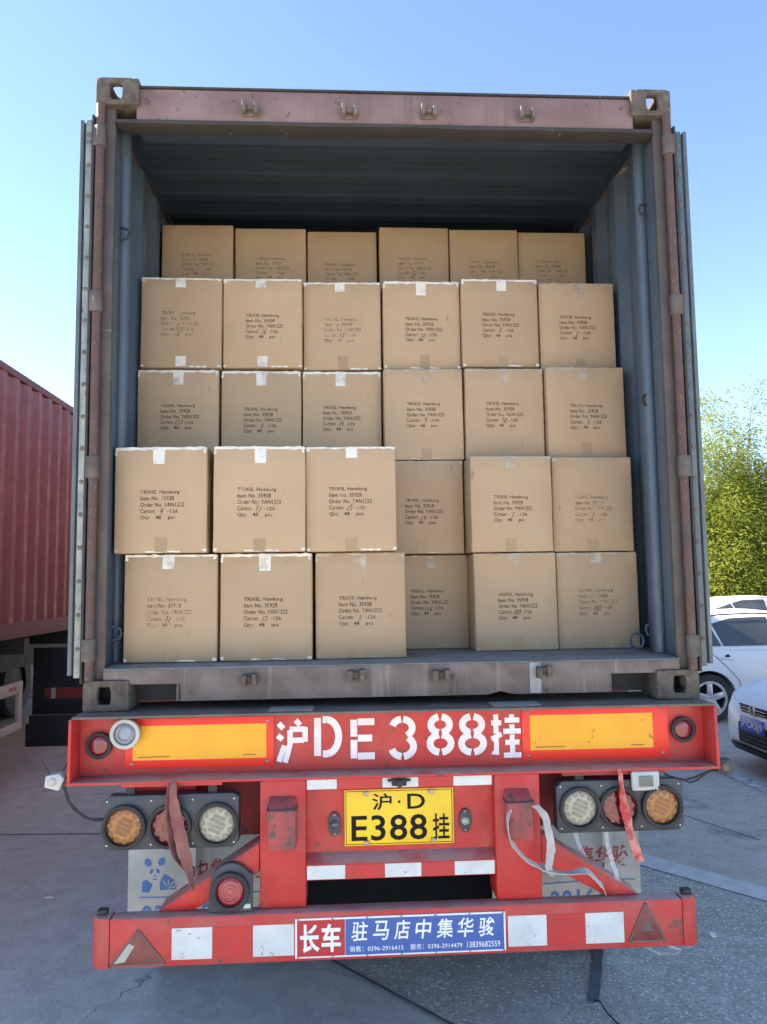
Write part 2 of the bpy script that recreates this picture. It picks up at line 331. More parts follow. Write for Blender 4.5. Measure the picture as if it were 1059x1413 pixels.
    def build(s, name, m, parent=None, bevel=0, smooth=False, seg=2, loc=None):
        o = Vector((0, 0, 0))
        if parent is not None:
            r = parent
            while r.parent: r = r.parent
            o = ORG[r.name]
        elif loc is not None: o = Vector(loc)
        me = bpy.data.meshes.new(name); me.from_pydata([(x-o.x, y-o.y, z-o.z) for x, y, z in s.v], [], s.f)
        ms = m if isinstance(m, (list, tuple)) else [m]
        for k in ms: me.materials.append(MT[k] if isinstance(k, str) else k)
        if len(ms) > 1: me.polygons.foreach_set('material_index', s.mi)
        if bevel:
            b = bmesh.new(); b.from_mesh(me)
            ed = [e for e in b.edges if len(e.link_faces) == 2 and e.calc_face_angle(0) > R(35)]
            bmesh.ops.bevel(b, geom=ed, offset=bevel, segments=seg, profile=.5, affect='EDGES', clamp_overlap=True)
            b.normal_update(); b.to_mesh(me); b.free()
        if smooth or bevel:
            me.polygons.foreach_set('use_smooth', [True]*len(me.polygons)); me.set_sharp_from_angle(angle=R(38))
        ob = bpy.data.objects.new(name, me); COL.objects.link(ob)
        if parent is not None: ob.parent = parent
        elif loc is not None: ob.location = o; ORG[ob.name] = o
        else: ORG[ob.name] = o
        return ob
def copy_tree(o, parent=None):
    c = o.copy(); COL.objects.link(c); c.parent = parent
    for ch in o.children: copy_tree(ch, c)
    return c

# ------------------------------------------------------------------ lettering (outlines of the built-in font, fetched once)
GL = {}
def glyph_batch(items):
    obs = []
    for body, off, shear in items:
        c = bpy.data.curves.new('t', 'FONT'); c.body = body; c.resolution_u = 3; c.offset = off; c.shear = shear; c.space_line = 1.28; c.space_character = 1.06
        o = bpy.data.objects.new('t', c); COL.objects.link(o); obs.append((body, off, shear, o))
    bpy.context.view_layer.update(); dg = bpy.context.evaluated_depsgraph_get()
    for body, off, shear, o in obs:
        me = bpy.data.meshes.new_from_object(o.evaluated_get(dg))
        v = np.array([x.co[:2] for x in me.vertices]); GL[body, off] = (v, [tuple(p.vertices) for p in me.polygons])
        bpy.data.meshes.remove(me)
    for *_, o in obs:
        c = o.data; bpy.data.objects.remove(o); bpy.data.curves.remove(c)
STAMP = ['TRIXIE, Hamburg', 'Item No. 35928', 'Order No. YAN1222', 'Carton:', '-126', 'Qty:   48    pcs']
glyph_batch([(s_, .006, 0) for s_ in STAMP]+[('沪', .012, 0), ('·', .012, 0), ('D', .012, 0), ('E388', .012, 0), ('挂', .012, 0)] +
            [(c, .030, 0) for c in '长车']+[(c, .014, .12) for c in '驻马店中集华骏']+[('销售：0396-2916415', .002, 0), ('服务：0396-2914479', .002, 0), ('13839682559', .002, 0)] +
            [('中集华骏', .02, .1), ('0396-2916415', .02, 0), ('沪CR3J9', .02, 0)])
def put(mb, body, off, a0, a1, b0, b1, place):
    v, f = GL[body, off]; lo = v.min(0); hi = v.max(0); q = (v-lo)/(hi-lo)
    mb.add([place(a0+x*(a1-a0), b0+y*(b1-b0)) for x, y in q], f); return mb
def arc(cx, cy, rx, ry, a0, a1, n=10): return [(cx+rx*math.cos(R(a0+(a1-a0)*i/n)), cy+ry*math.sin(R(a0+(a1-a0)*i/n))) for i in range(n+1)]
PEN = {'0': [arc(.5, .5, .33, .48, 95, 440)], '1': [[(.62, 1), (.40, .02)]], '2': [[(.15, .78), (.35, .98), (.7, .9), (.72, .62), (.2, .05), (.5, .1), (.9, .04)]],
       '3': [[(.2, .92), (.55, 1), (.75, .8), (.4, .56), (.75, .36), (.6, .06), (.15, .06)]], '4': [[(.35, 1), (.12, .45), (.85, .5)], [(.75, .95), (.5, 0)]],
       '5': [[(.85, 1), (.35, .95), (.25, .6), (.65, .55), (.75, .2), (.35, 0), (.1, .1)]], '6': [[(.7, 1), (.3, .6), (.2, .2), (.5, 0), (.75, .25), (.5, .45), (.25, .3)]],
       '7': [[(.15, .95), (.85, .95), (.4, 0)]], '8': [arc(.5, .75, .25, .23, 270, -90)+arc(.5, .25, .3, .25, 90, 450)], '9': [[(.8, .75), (.5, .55), (.25, .75), (.5, 1), (.8, .85), (.7, .4), (.55, 0)]]}

# ------------------------------------------------------------------ the setting
def sheet(name, pts, z, m, label=None):
    b = MB().add([(x, y, z) for x, y in pts], [tuple(range(len(pts)))]); o = b.build(name, m); o['kind'] = 'structure'
    if label: o['label'] = label
    return o
sheet('ground', [(-400, -300), (400, -300), (400, 600), (-400, 600)], 0, 'ground', 'smooth grey concrete yard')
# edges of the paving fields: two straight lines across the yard
e1a, e1b = Vector((-.295, 1.112)), Vector((.234, .494)); d1 = (e1b-e1a).normalized()
e2a, e2b = Vector((1.775, 2.278)), Vector((2.312, 1.613)); d2 = (e2b-e2a).normalized(); n2 = Vector((-d2.y, d2.x))
n2 = n2 if n2.x > 0 else -n2
P2 = e1b+d1*6; Q1, Q2 = e2a-d2*8, e2b+d2*7
sheet('road', [e1a-d1*.9, P2, Q2, e2a-d2*4.2], .004, 'aggregate', 'rough grey road with exposed stones')
sheet('pavement_edge', [Q1, Q2, Q2+n2*.21, Q1+n2*.21], .008, 'band', 'pale concrete edging strip')
sheet('pavement', [Q1+n2*.21, Q2+n2*.21, Q2+n2*14+d2*8, (40, 4), (40, 15), (9, 19), Q1+n2*3-d2*3], .006, 'apron', 'brownish concrete parking area')
def groove(name, a, b, wd, z=.0045, m='joint'):
    a, b = Vector(a), Vector(b); d = (b-a).normalized(); n = Vector((-d.y, d.x))*wd/2
    return sheet(name, [a-n, b-n, b+n, a+n], z, m)
groove('expansion_joint', (-9, 3.75), (-1.2, 3.24), .014)
groove('expansion_joint', e1a-d1*.9, e1b+d1*6, .016, .0085)
groove('expansion_joint', (-3.4, 6.4), (-3.0, 4.7), .012)
groove('expansion_joint', (-9, 9.2), (12, 7.9), .012, .0045)
groove('crack', (2.55, 3.35), (2.86, 2.66), .010, .0105)
groove('parking_line', (4.2, 6.5), (9.2, 6.46), .11, .0105, 'parkwhite')
groove('parking_line', (3.52, 6.0), (3.70, 3.2), .16, .0105, 'parkwhite')
groove('parking_line', (4.0, 4.05), (4.55, 4.04), .06, .0105, 'parkwhite')

# ------------------------------------------------------------------ containers
ZB = 1.46
def hole_plate(mb, o, a, b, n, w2, h2, rx, ry, th, seg=24):
    """rectangular plate with an oval hole, centre o, half sizes along a and b, thickness inward along n"""
    o, a, b, n = map(Vector, (o, a, b, n)); vs = []; 
    for d in (0, th):
        for i in range(seg):
            t = 2*math.pi*(i+.5)/seg; c, s = math.cos(t), math.sin(t)
            k = min(w2/abs(c) if abs(c) > 1e-6 else 9, h2/abs(s) if abs(s) > 1e-6 else 9)
            vs.append(o+a*c*k+b*s*k+n*d)
        for i in range(seg):
            t = 2*math.pi*(i+.5)/seg; c, s = math.cos(t), math.sin(t)
            ex = (abs(c)**3+abs(s)**3)**(-1/3); vs.append(o+a*c*ex*rx+b*s*ex*ry+n*d)
    fs = []
    for i in range(seg):
        j = (i+1) % seg
        fs += [(i, j, seg+j, seg+i), (2*seg+i, 3*seg+i, 3*seg+j, 2*seg+j), (seg+i, seg+j, 3*seg+j, 3*seg+i), (i, 2*seg+i, 2*seg+j, j)]
    # square off the corners of the outer outline
    mb.add(vs, fs)
def casting(parent, cx, y0, z0, sx, top, m, rear=True):
    """corner casting: hollow block with oval holes to the rear, to the side and up or down"""
    W2, L, H = .081, .178, .118; mb = MB(); th = .026
    yc = y0+L/2 if rear else y0-L/2
    ys = -1 if rear else 1
    hole_plate(mb, (cx, yc+ys*L/2, z0+H/2), (1, 0, 0), (0, 0, 1), (0, -ys, 0), W2, H/2, .026, .040, th, 28)
    hole_plate(mb, (cx+sx*W2, yc, z0+H/2), (0, 1, 0), (0, 0, 1), (-sx, 0, 0), L/2-.001, H/2-.001, .040, .026, th, 28)
    zt = z0+H if top else z0
    hole_plate(mb, (cx, yc, zt), (1, 0, 0), (0, 1, 0), (0, 0, -1 if top else 1), W2-.001, L/2-.001, .030, .058, th, 28)
    mb.box(cx-sx*W2-.013, cx-sx*W2+.013, yc-L/2+.002, yc+L/2-.002, z0+.001, z0+H-.001)
    zo = z0 if top else z0+H; k = 1 if top else -1
    mb.box(cx-W2+.002, cx+W2-.002, yc-L/2+.003, yc+L/2-.003, min(zo, zo+k*th)+.001, max(zo, zo+k*th)-.001)
    if not top: mb.box(cx-W2+.004, cx+W2-.004, yc-ys*L/2-.013, yc-ys*L/2+.013, z0+.002, z0+H-.002)
    return mb.build('corner_casting', m, parent, bevel=.006)
def corrugated(y0, y1, z0, z1, xo, xi, pitch=.278):
    """trapezoid-fluted side sheet: flats at xo and xi"""
    prof = [(y0, xo), (y0+.05, xo)]; y = y0+.05
    while y+pitch < y1-.05:
        prof += [(y+.068, xi), (y+.138, xi), (y+.206, xo), (y+pitch, xo)]; y += pitch
    prof.append((y1, xo)); return prof
def container(origin, L, mats, label, open_doors):
    ox, oy, oz = origin; C = empty('shipping_container', origin)
    tag(C, label, 'container')
    X = lambda v: ox+v
    H = 2.591
    for sx in (-1, 1):
        casting(C, X(sx*1.138), oy, oz, sx, False, mats['cast']); casting(C, X(sx*1.138), oy, oz+H-.118, sx, True, mats['cast'])
        casting(C, X(sx*1.138), oy+L, oz, sx, False, mats['cast'], False); casting(C, X(sx*1.138), oy+L, oz+H-.118, sx, True, mats['cast'], False)
        # side sheet, outer and inner skin
        pr = corrugated(oy+.175, oy+L-.16, 0, 0, 1.208, 1.173); mb = MB(); z0, z1 = oz+.165, oz+H-.085
        for k, dx in ((0, 0), (1, -.004)):
            mb.cur = k; n = len(pr)
            mb.add([(X(sx*(x+dx)), y, z0) for y, x in pr]+[(X(sx*(x+dx)), y, z1) for y, x in pr], [(i, i+1, n+i+1, n+i) for i in range(n-1)])
        mb.build('side_wall', [mats['side'], mats['in']], C)
        MB().box(X(sx*1.176), X(sx*1.216), oy+.18, oy+L-.18, oz+H-.090, oz+H-.020).build('top_rail', mats['rail'], C, bevel=.006)
        MB().box(X(sx*1.160), X(sx*1.1755), oy+.17, oy+L-.18, oz+H-.088, oz+H-.030).build('rail_lining', mats['ceil'], C)
        a = MB().box(X(sx*1.10), X(sx*1.214), oy+.18, oy+L-.18, oz+.02, oz+.17); a.build('bottom_rail', mats['rail'], C, bevel=.006)
        # rear corner post: outer channel, inner web with rounded corner tube
        p = MB(); p.prism([(X(sx*1.19), oy+.03), (X(sx*1.145), oy+.03), (X(sx*1.145), oy+.055), (X(sx*1.172), oy+.06), (X(sx*1.172), oy+.165), (X(sx*1.205), oy+.165), (X(sx*1.205), oy+.05)], oz+.118, oz+H-.118, 'z')
        p.build('corner_post', mats['post'], C, bevel=.003)
        j = MB(); j.prism([(X(sx*1.1715), oy+.062), (X(sx*1.158), oy+.064), (X(sx*1.158), oy+.170), (X(sx*1.1715), oy+.172)], oz+.165, oz+H-.12, 'z')
        j.build('door_jamb', mats['in'], C, bevel=.004)
        t = MB(); t.cyl((X(sx*1.160), oy+.225, oz+.165), .030, H-.285, 'z', 20); t.build('corner_tube', mats['in'], C, smooth=True)
        MB().box(X(sx*1.13), X(sx*1.205), oy+L-.15, oy+L-.02, oz+.118, oz+H-.118).build('corner_post', mats['rail'], C, bevel=.004)
    # header with its drip lip, sill with the two notches
    h = MB().box(X(-1.058), X(1.058), oy+.022, oy+.10, oz+2.418, oz+2.556); h.build('header', mats['header'], C, bevel=.005)
    l = MB()
    n = 40; top = []; bot = []
    for i in range(n+1):
        x = -1.14+2.28*i/n; d = .006*noise.noise((x*4, 1.3, ox)); top.append((X(x), oz+2.416)); bot.append((X(x), oz+2.400+d))
    l.prism(top+bot[::-1], oy+.012, oy+.10); l.build('header_lip', mats['lip'], C, bevel=.002)
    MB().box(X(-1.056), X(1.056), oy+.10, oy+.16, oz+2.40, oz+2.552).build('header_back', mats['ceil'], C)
    MB().box(X(-1.058), X(1.058), oy+.016, oy+.13, oz+2.5575, oz+2.566).build('header_cap', mats['lip'], C)
    s = MB(); s.prism([(X(-1.145), oz+.158), (X(-1.145), oz+.1185), (X(-1.0565), oz+.1185), (X(-1.0565), oz+.100), (X(-.850), oz+.100), (X(-.848), oz+.033), (X(.36), oz+.033), (X(.41), oz+.046), (X(.47), oz+.033), (X(.852), oz+.033), (X(.854), oz+.106), (X(1.0565), oz+.106), (X(1.0565), oz+.1185), (X(1.145), oz+.1185), (X(1.145), oz+.158)], oy+.012, oy+.03)
    s.build('sill', mats['sill'], C, bevel=.003)
    MB().box(X(-1.056), X(-.86), oy+.135, oy+.15, oz+.02, oz+.15).build('sill_back', mats['dark'], C); MB().box(X(.865), X(1.056), oy+.135, oy+.15, oz+.02, oz+.15).build('sill_back', mats['dark'], C)  # near-black backing: the shade of the sill pockets put into the colour
    for sx in (-1, 1): MB().box(X(sx*.862)-.006, X(sx*.862)+.006, oy+.031, oy+.15, oz+.033, oz+.14).build('pocket_cheek', mats['sill'], C)
    th = MB().prism([(oy+.008, oz+.1585), (oy+.008, oz+.162), (oy+.09, oz+.168), (oy+.24, oz+.168), (oy+.24, oz+.1585)], X(-1.145), X(1.145), 'x'); th.build('threshold', mats['floor'], C, bevel=.002)
    MB().box(X(-1.17), X(1.17), oy+.241, oy+L-.05, oz+.12, oz+.1685).build('floor', mats['floor'], C)
    # roof: shallow cross flutes
    pr = []; y = oy+.13
    while y < oy+L-.35:
        pr += [(y, .006), (y+.09, .006), (y+.115, 0), (y+.185, 0)]; y += .21
    pr.append((oy+L-.1, .006)); mb = MB(); n = len(pr)
    for k, dz in ((0, .003), (1, 0)):
        mb.cur = k
        mb.add([(X(-1.17), yy, oz+2.541+z+dz) for yy, z in pr]+[(X(1.17), yy, oz+2.541+z+dz) for yy, z in pr], [(i, i+1, n+i+1, n+i) for i in range(n-1)])
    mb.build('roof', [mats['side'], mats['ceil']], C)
    MB().box(X(-1.13), X(1.13), oy+L-.08, oy+L-.05, oz+.118, oz+2.57).build('end_wall', [mats['in']], C)
    return C
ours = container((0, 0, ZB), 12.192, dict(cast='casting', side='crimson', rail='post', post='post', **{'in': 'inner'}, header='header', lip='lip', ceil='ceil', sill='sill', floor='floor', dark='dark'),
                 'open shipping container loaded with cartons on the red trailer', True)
# open doors folded back flat along the sides, hinge bars, hinge lugs
for sx in (-1, 1):
    X = lambda v: sx*v
    d = MB().box(X(1.229), X(1.276), .035, 1.20, 1.605, 3.855).build('door', 'doorblue', ours, bevel=.004)
    MB().box(X(1.2625), X(1.278), -.004, .034, 1.60, 3.858).build('edge_frame', 'doorblue', d, bevel=.003)
    MB().box(X(1.2565), X(1.2620), .008, .034, 1.61, 3.850).build('gasket_groove', 'rubber', d)
    MB().box(X(1.2295), X(1.2560), .002, .034, 1.59, 3.862).build('retaining_strip', 'doorstrip' if sx < 0 else 'doorblue', d, bevel=.003)  # left strip paler than the right: its glints are put into the colour
    g = MB()
    n = 60
    po = [(X(1.229), 1.57+2.31*i/n) for i in range(n+1)]; pi_ = [(X(1.2195-.003*math.sin(i*.9)*noise.noise((i*.3, sx, 2))), 1.57+2.31*i/n) for i in range(n+1)]
    g.prism(po+pi_[::-1], -.006, .03); g.build('gasket', 'rubber', d)
    for k in range(17):
        z = 1.70+k*.131; b = MB(); b.dome((X(1.243), .0018, z), .009, .006, 10, 3); b.build('bolt', 'steelgrime', d, smooth=True)
    b = MB(); b.tube([(X(1.198), .008, 1.578), (X(1.198), .008, 2.3), (X(1.199), .007, 3.1), (X(1.198), .008, 3.932)], .0185, 14); b.build('hinge_bar', 'bar', ours, smooth=True)
    b = MB().box(X(1.188), X(1.218), .005, .03, 1.578, 1.66).build('hinge_foot', 'lug', ours, bevel=.004)
    b = MB().box(X(1.190), X(1.216), .005, .03, 3.84, 3.933).build('hinge_foot', 'lug', ours, bevel=.004)
    for z in ((1.695, 2.412, 3.090, 3.79) if sx < 0 else (1.672, 2.406, 3.092, 3.80)):
        g = MB(); g.cyl((X(1.198), .006, z-.044), .0235, .088, 'z', 16)
        g.add([(X(1.20), -.010, z-.042), (X(1.20), .008, z-.042), (X(1.224), .008, z-.042), (X(1.224), -.010, z-.042), (X(1.20), -.010, z+.042), (X(1.20), .008, z+.042), (X(1.224), .008, z+.042), (X(1.224), -.010, z+.042)],
              [(0, 1, 2, 3), (7, 6, 5, 4), (0, 4, 5, 1), (1, 5, 6, 2), (2, 6, 7, 3), (3, 7, 4, 0)])
        g.build('hinge_lug', 'lug', ours, bevel=.002)
# locking-bar keepers on header and sill
for x, z in ((-.584, 3.925), (-.168, 3.922), (.167, 3.929), (.589, 3.926)):
    g = MB(); sgn = 1 if x < -.3 or .1 < x < .3 else -1
    g.box(x-.033, x-.017, -.022, .024, z-.022, z+.026); g.box(x+.016, x+.032, -.020, .024, z-.024, z+.018)
    g.box(x-.017, x+.016, -.008, .023, z-.006, z+.014); g.box(x-.036, x+.035, .012, .024, z-.026, z-.004)
    g.build('cam_keeper', 'steelgrime', ours, bevel=.004)
for x, z in ((-.58, 1.570), (-.164, 1.578), (.172, 1.574), (.584, 1.580)):
    g = MB(); s_ = 1 if x in (-.164, .172) else .85
    g.box(x-.036*s_, x-.012*s_, -.030, .014, z-.024, z+.022); g.box(x+.012*s_, x+.036*s_, -.026, .014, z-.020, z+.026)
    g.box(x-.012*s_, x+.012*s_, -.012, .013, z-.010, z+.016)
    o = g.build('cam_keeper', 'casting', ours, bevel=.007)
    for v in o.data.vertices: v.co += Vector(noise.noise_vector(v.co*60))*.0035
b = MB().tube([(.225, .004, 1.575), (.225, -.004, 1.54), (.222, -.002, 1.497)], .006, 8); b.build('weld_rod', 'steelgrime', ours)
b = MB().box(.53, .575, .0085, .012, 1.497, 1.617); b.build('weld_patch', mat('pale_weld_patch', (.30, .31, .32), (.24, .22, .22), 30, .8), ours)
# lashing points inside
for sx, pts in ((1, ((.158, 3.585), (.213, 2.734), (.288, 1.72))), (-1, ((.17, 3.45), (.16, 1.75)))):
    for y, z in pts:
        g = MB(); g.tube([(sx*1.16, y, z+.03), (sx*1.125, y-.005, z+.02), (sx*1.118, y-.006, z), (sx*1.125, y-.005, z-.02), (sx*1.16, y, z-.03)], .006, 8); g.build('lashing_ring', 'dark' if z > 2 else 'inner', ours, smooth=True)
g = MB(); g.tube([(1.10+.03*math.cos(t/12*6.28), .34, 1.668+.034*math.sin(t/12*6.28)) for t in range(13)], .006, 8); g.build('lashing_ring', 'inner', ours, smooth=True)

# ------------------------------------------------------------------ cartons
CW, CH, CDp = .377, .4395, .372
BUL = .004
def bul(a, b):   # outward bulge of the front for local a (across) and b (up) measured from the face centre
    u, v = a/(CW/2), b/(CH/2); return BUL*max(0, 1-u*u)*max(0, 1-v*v)
def carton_mesh(seed):
    r = .005; hx, hy, hz = CW/2, CDp/2, CH/2; b = bmesh.new(); idx = {}
    def vert(p):
        k = tuple(round(c, 5) for c in p)
        if k not in idx:
            q = Vector(p); inn = Vector((max(-hx+r, min(hx-r, q.x)), max(-hy+r, min(hy-r, q.y)), max(-hz+r, min(hz-r, q.z)))); d = q-inn
            o = inn+d.normalized()*r
            if abs(p[1]+hy) < 1e-6: o.y -= bul(p[0], p[2])
            elif abs(abs(p[0])-hx) < 1e-6: o.x += math.copysign(.003*(1-(p[2]/hz)**2)*(1-(p[1]/hy)**2), p[0])
            o.z += hz; c = min(abs(abs(p[0])-hx), 1)
            if abs(abs(p[0])-hx) < 1e-6 and abs(abs(p[2])-hz) < 1e-6 and abs(abs(p[1])-hy) < 1e-6:
                o += Vector(noise.noise_vector((p[0]*9+seed*3.1, p[1]*9, p[2]*9)))*.012
            o += Vector(noise.noise_vector((p[0]*7+seed*5.3, p[1]*7+seed, p[2]*7)))*.0022*(1 if abs(p[1]+hy) > 1e-6 else .0)
            idx[k] = b.verts.new(o)
        return idx[k]
    def sp(h): return [-h, -h+r, -h*.6, -h*.3, 0, h*.3, h*.6, h-r, h]
    for ax in range(3):
        o1, o2 = [k for k in range(3) if k != ax]; hs = (hx, hy, hz)
        for sg in (-1, 1):
            A, B = sp(hs[o1]), sp(hs[o2])
            for i in range(8):
                for j in range(8):
                    q = []
                    for a, c in ((A[i], B[j]), (A[i+1], B[j]), (A[i+1], B[j+1]), (A[i], B[j+1])):
                        p = [0, 0, 0]; p[ax] = sg*hs[ax]; p[o1] = a; p[o2] = c; q.append(vert(p))
                    try: b.faces.new(q)
                    except ValueError: pass
    bmesh.ops.recalc_face_normals(b, faces=b.faces)
    me = bpy.data.meshes.new('carton'); b.to_mesh(me); b.free(); me.materials.append(MT['carton'])
    me.polygons.foreach_set('use_smooth', [True]*len(me.polygons)); return me
CM = [carton_mesh(k) for k in range(6)]
def front(a, b, e=.0012):   # decal point on the bulged front; a, b from the face centre
    return (a, -CDp/2-bul(a, b)-e, b+CH/2)
def mesh_of(mb, name, m):
    me = bpy.data.meshes.new(name); me.from_pydata(mb.v, [], mb.f); me.materials.append(MT[m]); return me
def patch(a0, a1, b0, b1, e=.001, n=4, ragged=0, seed=0):
    mb = MB(); vs = []
    for j in range(n+1):
        for i in range(n+1):
            a = a0+(a1-a0)*i/n; b = b0+(b1-b0)*j/n
            if ragged and i in (0, n): a += ragged*noise.noise((j*.9+seed, i, 3.3))
            if ragged and j in (0, n): b += ragged*noise.noise((i*.9, j+seed, 7.1))
            vs.append(front(a, b, e))
    return mb.add(vs, [(j*(n+1)+i, j*(n+1)+i+1, (j+1)*(n+1)+i+1, (j+1)*(n+1)+i) for j in range(n) for i in range(n)])
stamp = MB()
for k, (txt, wd) in enumerate(((STAMP[0], .158), (STAMP[1], .136), (STAMP[2], .178), (STAMP[3], .060), (STAMP[5], .142))):
    z = .034-k*.0262; hgt = .0172 if k not in (0, 4) else .0195
    put(stamp, txt, .006, -.086, -.086+wd, z-(.0035 if k in (0, 4) else 0), z-(.0035 if k in (0, 4) else 0)+hgt, front)
put(stamp, STAMP[4], .006, .024, .066, .034-3*.0262, .034-3*.0262+.015, front)
ME_STAMP = [mesh_of(stamp, 'stamp', 'ink'), mesh_of(stamp, 'stamp', 'inkfaint')]
def tape_set(kind):
    s = kind; hb = CH/2; ha = CW/2; out = []
    for q in range(3):
        d = {}
        d['tab'] = mesh_of(patch(-.024, .024, hb-.072+.012*q, hb-.003, .0009, 4, .002, q), 'tape_tab', s)
        d['edge'] = mesh_of(patch(-ha+.004, ha-.004, hb-.013+.002*q, hb-.002, .0007, 16, .006, q+5), 'edge_tape', s)
        d['corners'] = [mesh_of(patch(sg*ha-sg*.004, sg*ha-sg*(.010+.004*q), hb-.036+.008*q+.008*(sg > 0), hb-.004, .0011, 4, .009, q+sg*3), 'corner_tape', s) for sg in (-1, 1)]
        d['low'] = mesh_of(patch(-.023, .025, -hb+.004, -hb+.055+.008*q, .0009, 3, .002, q+9), 'tape_tab', 'tapebrown')
        d['corners'] += [mesh_of(patch(sg*ha-sg*.004, sg*ha-sg*.016, -hb+.004, -hb+.016, .0011, 4, .009, q+sg+20), 'corner_tape', s) for sg in (-1, 1)]
        d['corners'].append(mesh_of(patch(-.06+.05*q, .08+.02*q, -hb+.003, -hb+.009, .0008, 8, .005, q+30), 'corner_tape', s)); out.append(d)
    return out
TAPES = {'w': tape_set('tapewhite'), 'c': tape_set('tapeclear')}
ZROW = [1.6300, 2.0720, 2.5160, 2.9660, 3.4150]
Z0 = ZB+.1695
# x centre, y of the front, marks, tape kind
ROWS = [
 ('bottom row', [(-.918, .14, '11', 'w'), (-.527, .145, '13', 'w'), (-.141, .165, '3', 'c'), (.190, .56, '116', 'c'), (.573, .40, '109', 'c'), (.961, .42, '107', 'c')]),
 ('second row up', [(-.953, .115, '4', 'w'), (-.557, .105, '17', 'w'), (-.173, .125, '15', 'w'), (.170, .505, '19', 'c'), (.556, .38, '7', 'c'), (.948, .42, '1', 'c')]),
 ('third row up', [(-.982, .535, '117', 'w'), (-.595, .55, '6', 'w'), (-.209, .56, '14', 'w'), (.178, .51, '9', 'c'), (.566, .50, '10', 'c'), (.951, .475, '5', 'c')]),
 ('fourth row up', [(-.972, .53, '111', 'w'), (-.584, .55, '16', 'w'), (-.201, .58, '13', 'w'), (.180, .56, '12', 'w'), (.562, .54, '2', 'w'), (.953, .56, '2', 'c')]),
 ('top row', [(-.972, .945, '', 'n'), (-.586, .955, '', 'n'), (-.200, .98, '', 'n'), (.188, .945, '12', 'n'), (.578, .96, '', 'n'), (.962, .985, '', 'n')])]
ORD = ['first', 'second', 'third', 'fourth', 'fifth', 'sixth']
for ri, (rn, row) in enumerate(ROWS):
    for ci, (x, y, num, tk) in enumerate(row):
        o = bpy.data.objects.new('carton', CM[rnd.randrange(6)]); COL.objects.link(o)
        lift = .002 if ri else 0
        if ri == 3: lift = (.000, .006, .004, .004, .010, .002)[ci]
        if ri == 4: lift = (.014, .004, .002, .014, .014, .014)[ci]
        o.location = (x, y+CDp/2, ZROW[ri]+lift)
        o.rotation_euler = (0, R(rnd.uniform(-.25, .25)), R(rnd.uniform(-1.3, 1.3)))
        marks = f' with {num} written before 126' if num else ' in shade under the ceiling'
        tag(o, f'{ORD[ci]} carton from the left door in the {rn}{marks}', 'carton', 'stacked brown cartons')
        def kid(name, me, dx=0, dz=0):
            c = bpy.data.objects.new(name, me); COL.objects.link(c); c.parent = o; c.location = (dx, 0, dz); return c
        dx, dz = rnd.uniform(-.008, .008), rnd.uniform(-.014, .010)
        if ri == 0: dz -= .012*(ci < 3)
        kid('stamped_text', ME_STAMP[1 if ri == 4 or rnd.random() < .15 else 0], dx, dz)
        if num:
            mb = MB(); k = len(num); wd = .0125; x0 = -.001-wd*k*.6; sl = .25
            for i, ch in enumerate(num):
                jz = rnd.uniform(-.003, .003); sc2 = rnd.uniform(.92, 1.2)
                ls = [[(x0+i*wd+px*.012*sc2+pz*.006, -.050+jz+pz*.0215*sc2) for px, pz in ln] for ln in PEN[ch]]
                for j, l1 in enumerate(ls): mb.strokes([l1], .0020, lambda a, b: front(a, b, .0016+.0003*(i+j)))
            kid('handwritten_number', mesh_of(mb, 'handwriting', 'pen'), dx, dz)
        if tk != 'n':
            d = TAPES[tk][rnd.randrange(3)]
            kid('tape_tab', d['tab'], rnd.uniform(-.012, .012)); kid('edge_tape', d['edge'])
            for cme in d['corners']: kid('corner_tape', cme)
        if tk == 'w' and ri == 3 and ci < 2: 
            c = kid('tape_tab', TAPES['w'][0]['tab']); c.location = (0, 0, -CH+.078)
        else: kid('tape_tab', TAPES['c'][rnd.randrange(3)]['low'], rnd.uniform(-.012, .012))

# ------------------------------------------------------------------ the red trailer
T = empty('semi_trailer', (0, 0, 0)); tag(T, 'red container trailer with yellow number plate carrying the loaded container', 'trailer')
YW = 0.0                                   # web of the rear beam
bm_ = MB()
bm_.box(-1.222, 1.222, YW, YW+.012, 1.222, 1.450)
bm_.build('rear_beam', 'red', T)
MB().box(-1.224, 1.224, -.100, .26, 1.4485, 1.4585).build('top_flange', 'steelgrime', T, bevel=.003)
MB().box(-1.236, 1.236, -.108, .012, 1.211, 1.2215).build('bottom_flange', 'red', T, bevel=.003)
for sx in (-1, 1): MB().prism([(-.100, 1.4483), (.012, 1.4483), (.012, 1.2217), (-.106, 1.2217)], sx*1.2225, sx*1.2345, 'x').build('end_plate', 'red', T, bevel=.003)
for x0, x1 in ((-.50, -.33), (.36, .55)): MB().box(x0, x1, -.085, .02, 1.4587, 1.4645).build('wear_plate', 'sill', T, bevel=.002)
# warning boards
for (x0, x1, z0, z1, a0, a1, b0, b1) in ((-1.052, -.485, 1.246, 1.432, -1.022, -.514, 1.276, 1.405), (.488, 1.078, 1.240, 1.440, .520, 1.014, 1.277, 1.412)):
    b = MB().box(x0, x1, -.006, -.0005, z0, z1).build('warning_board', 'orangered', T, bevel=.001)
    MB().box(a0, a1, -.0075, -.0062, b0, b1).build('yellow_field', 'yellow' if x0 < 0 else 'yellow2', b)
    for x in (x0+.025, x1-.025):
        for z in (z0+.016, z1-.016):
            g = MB().dome((x, -.006, z), .007, .004, 10, 3); g.build('rivet', 'galv', b, smooth=True)
    for k, x in enumerate((a0+.02, a1-.09)): MB().box(x, x+(.12 if k == 0 else .05), -.0082, -.0076, b0+.010, b0+.014).build('fine_print', mat('fine_print_brown', (.3, .12, .02)), b)
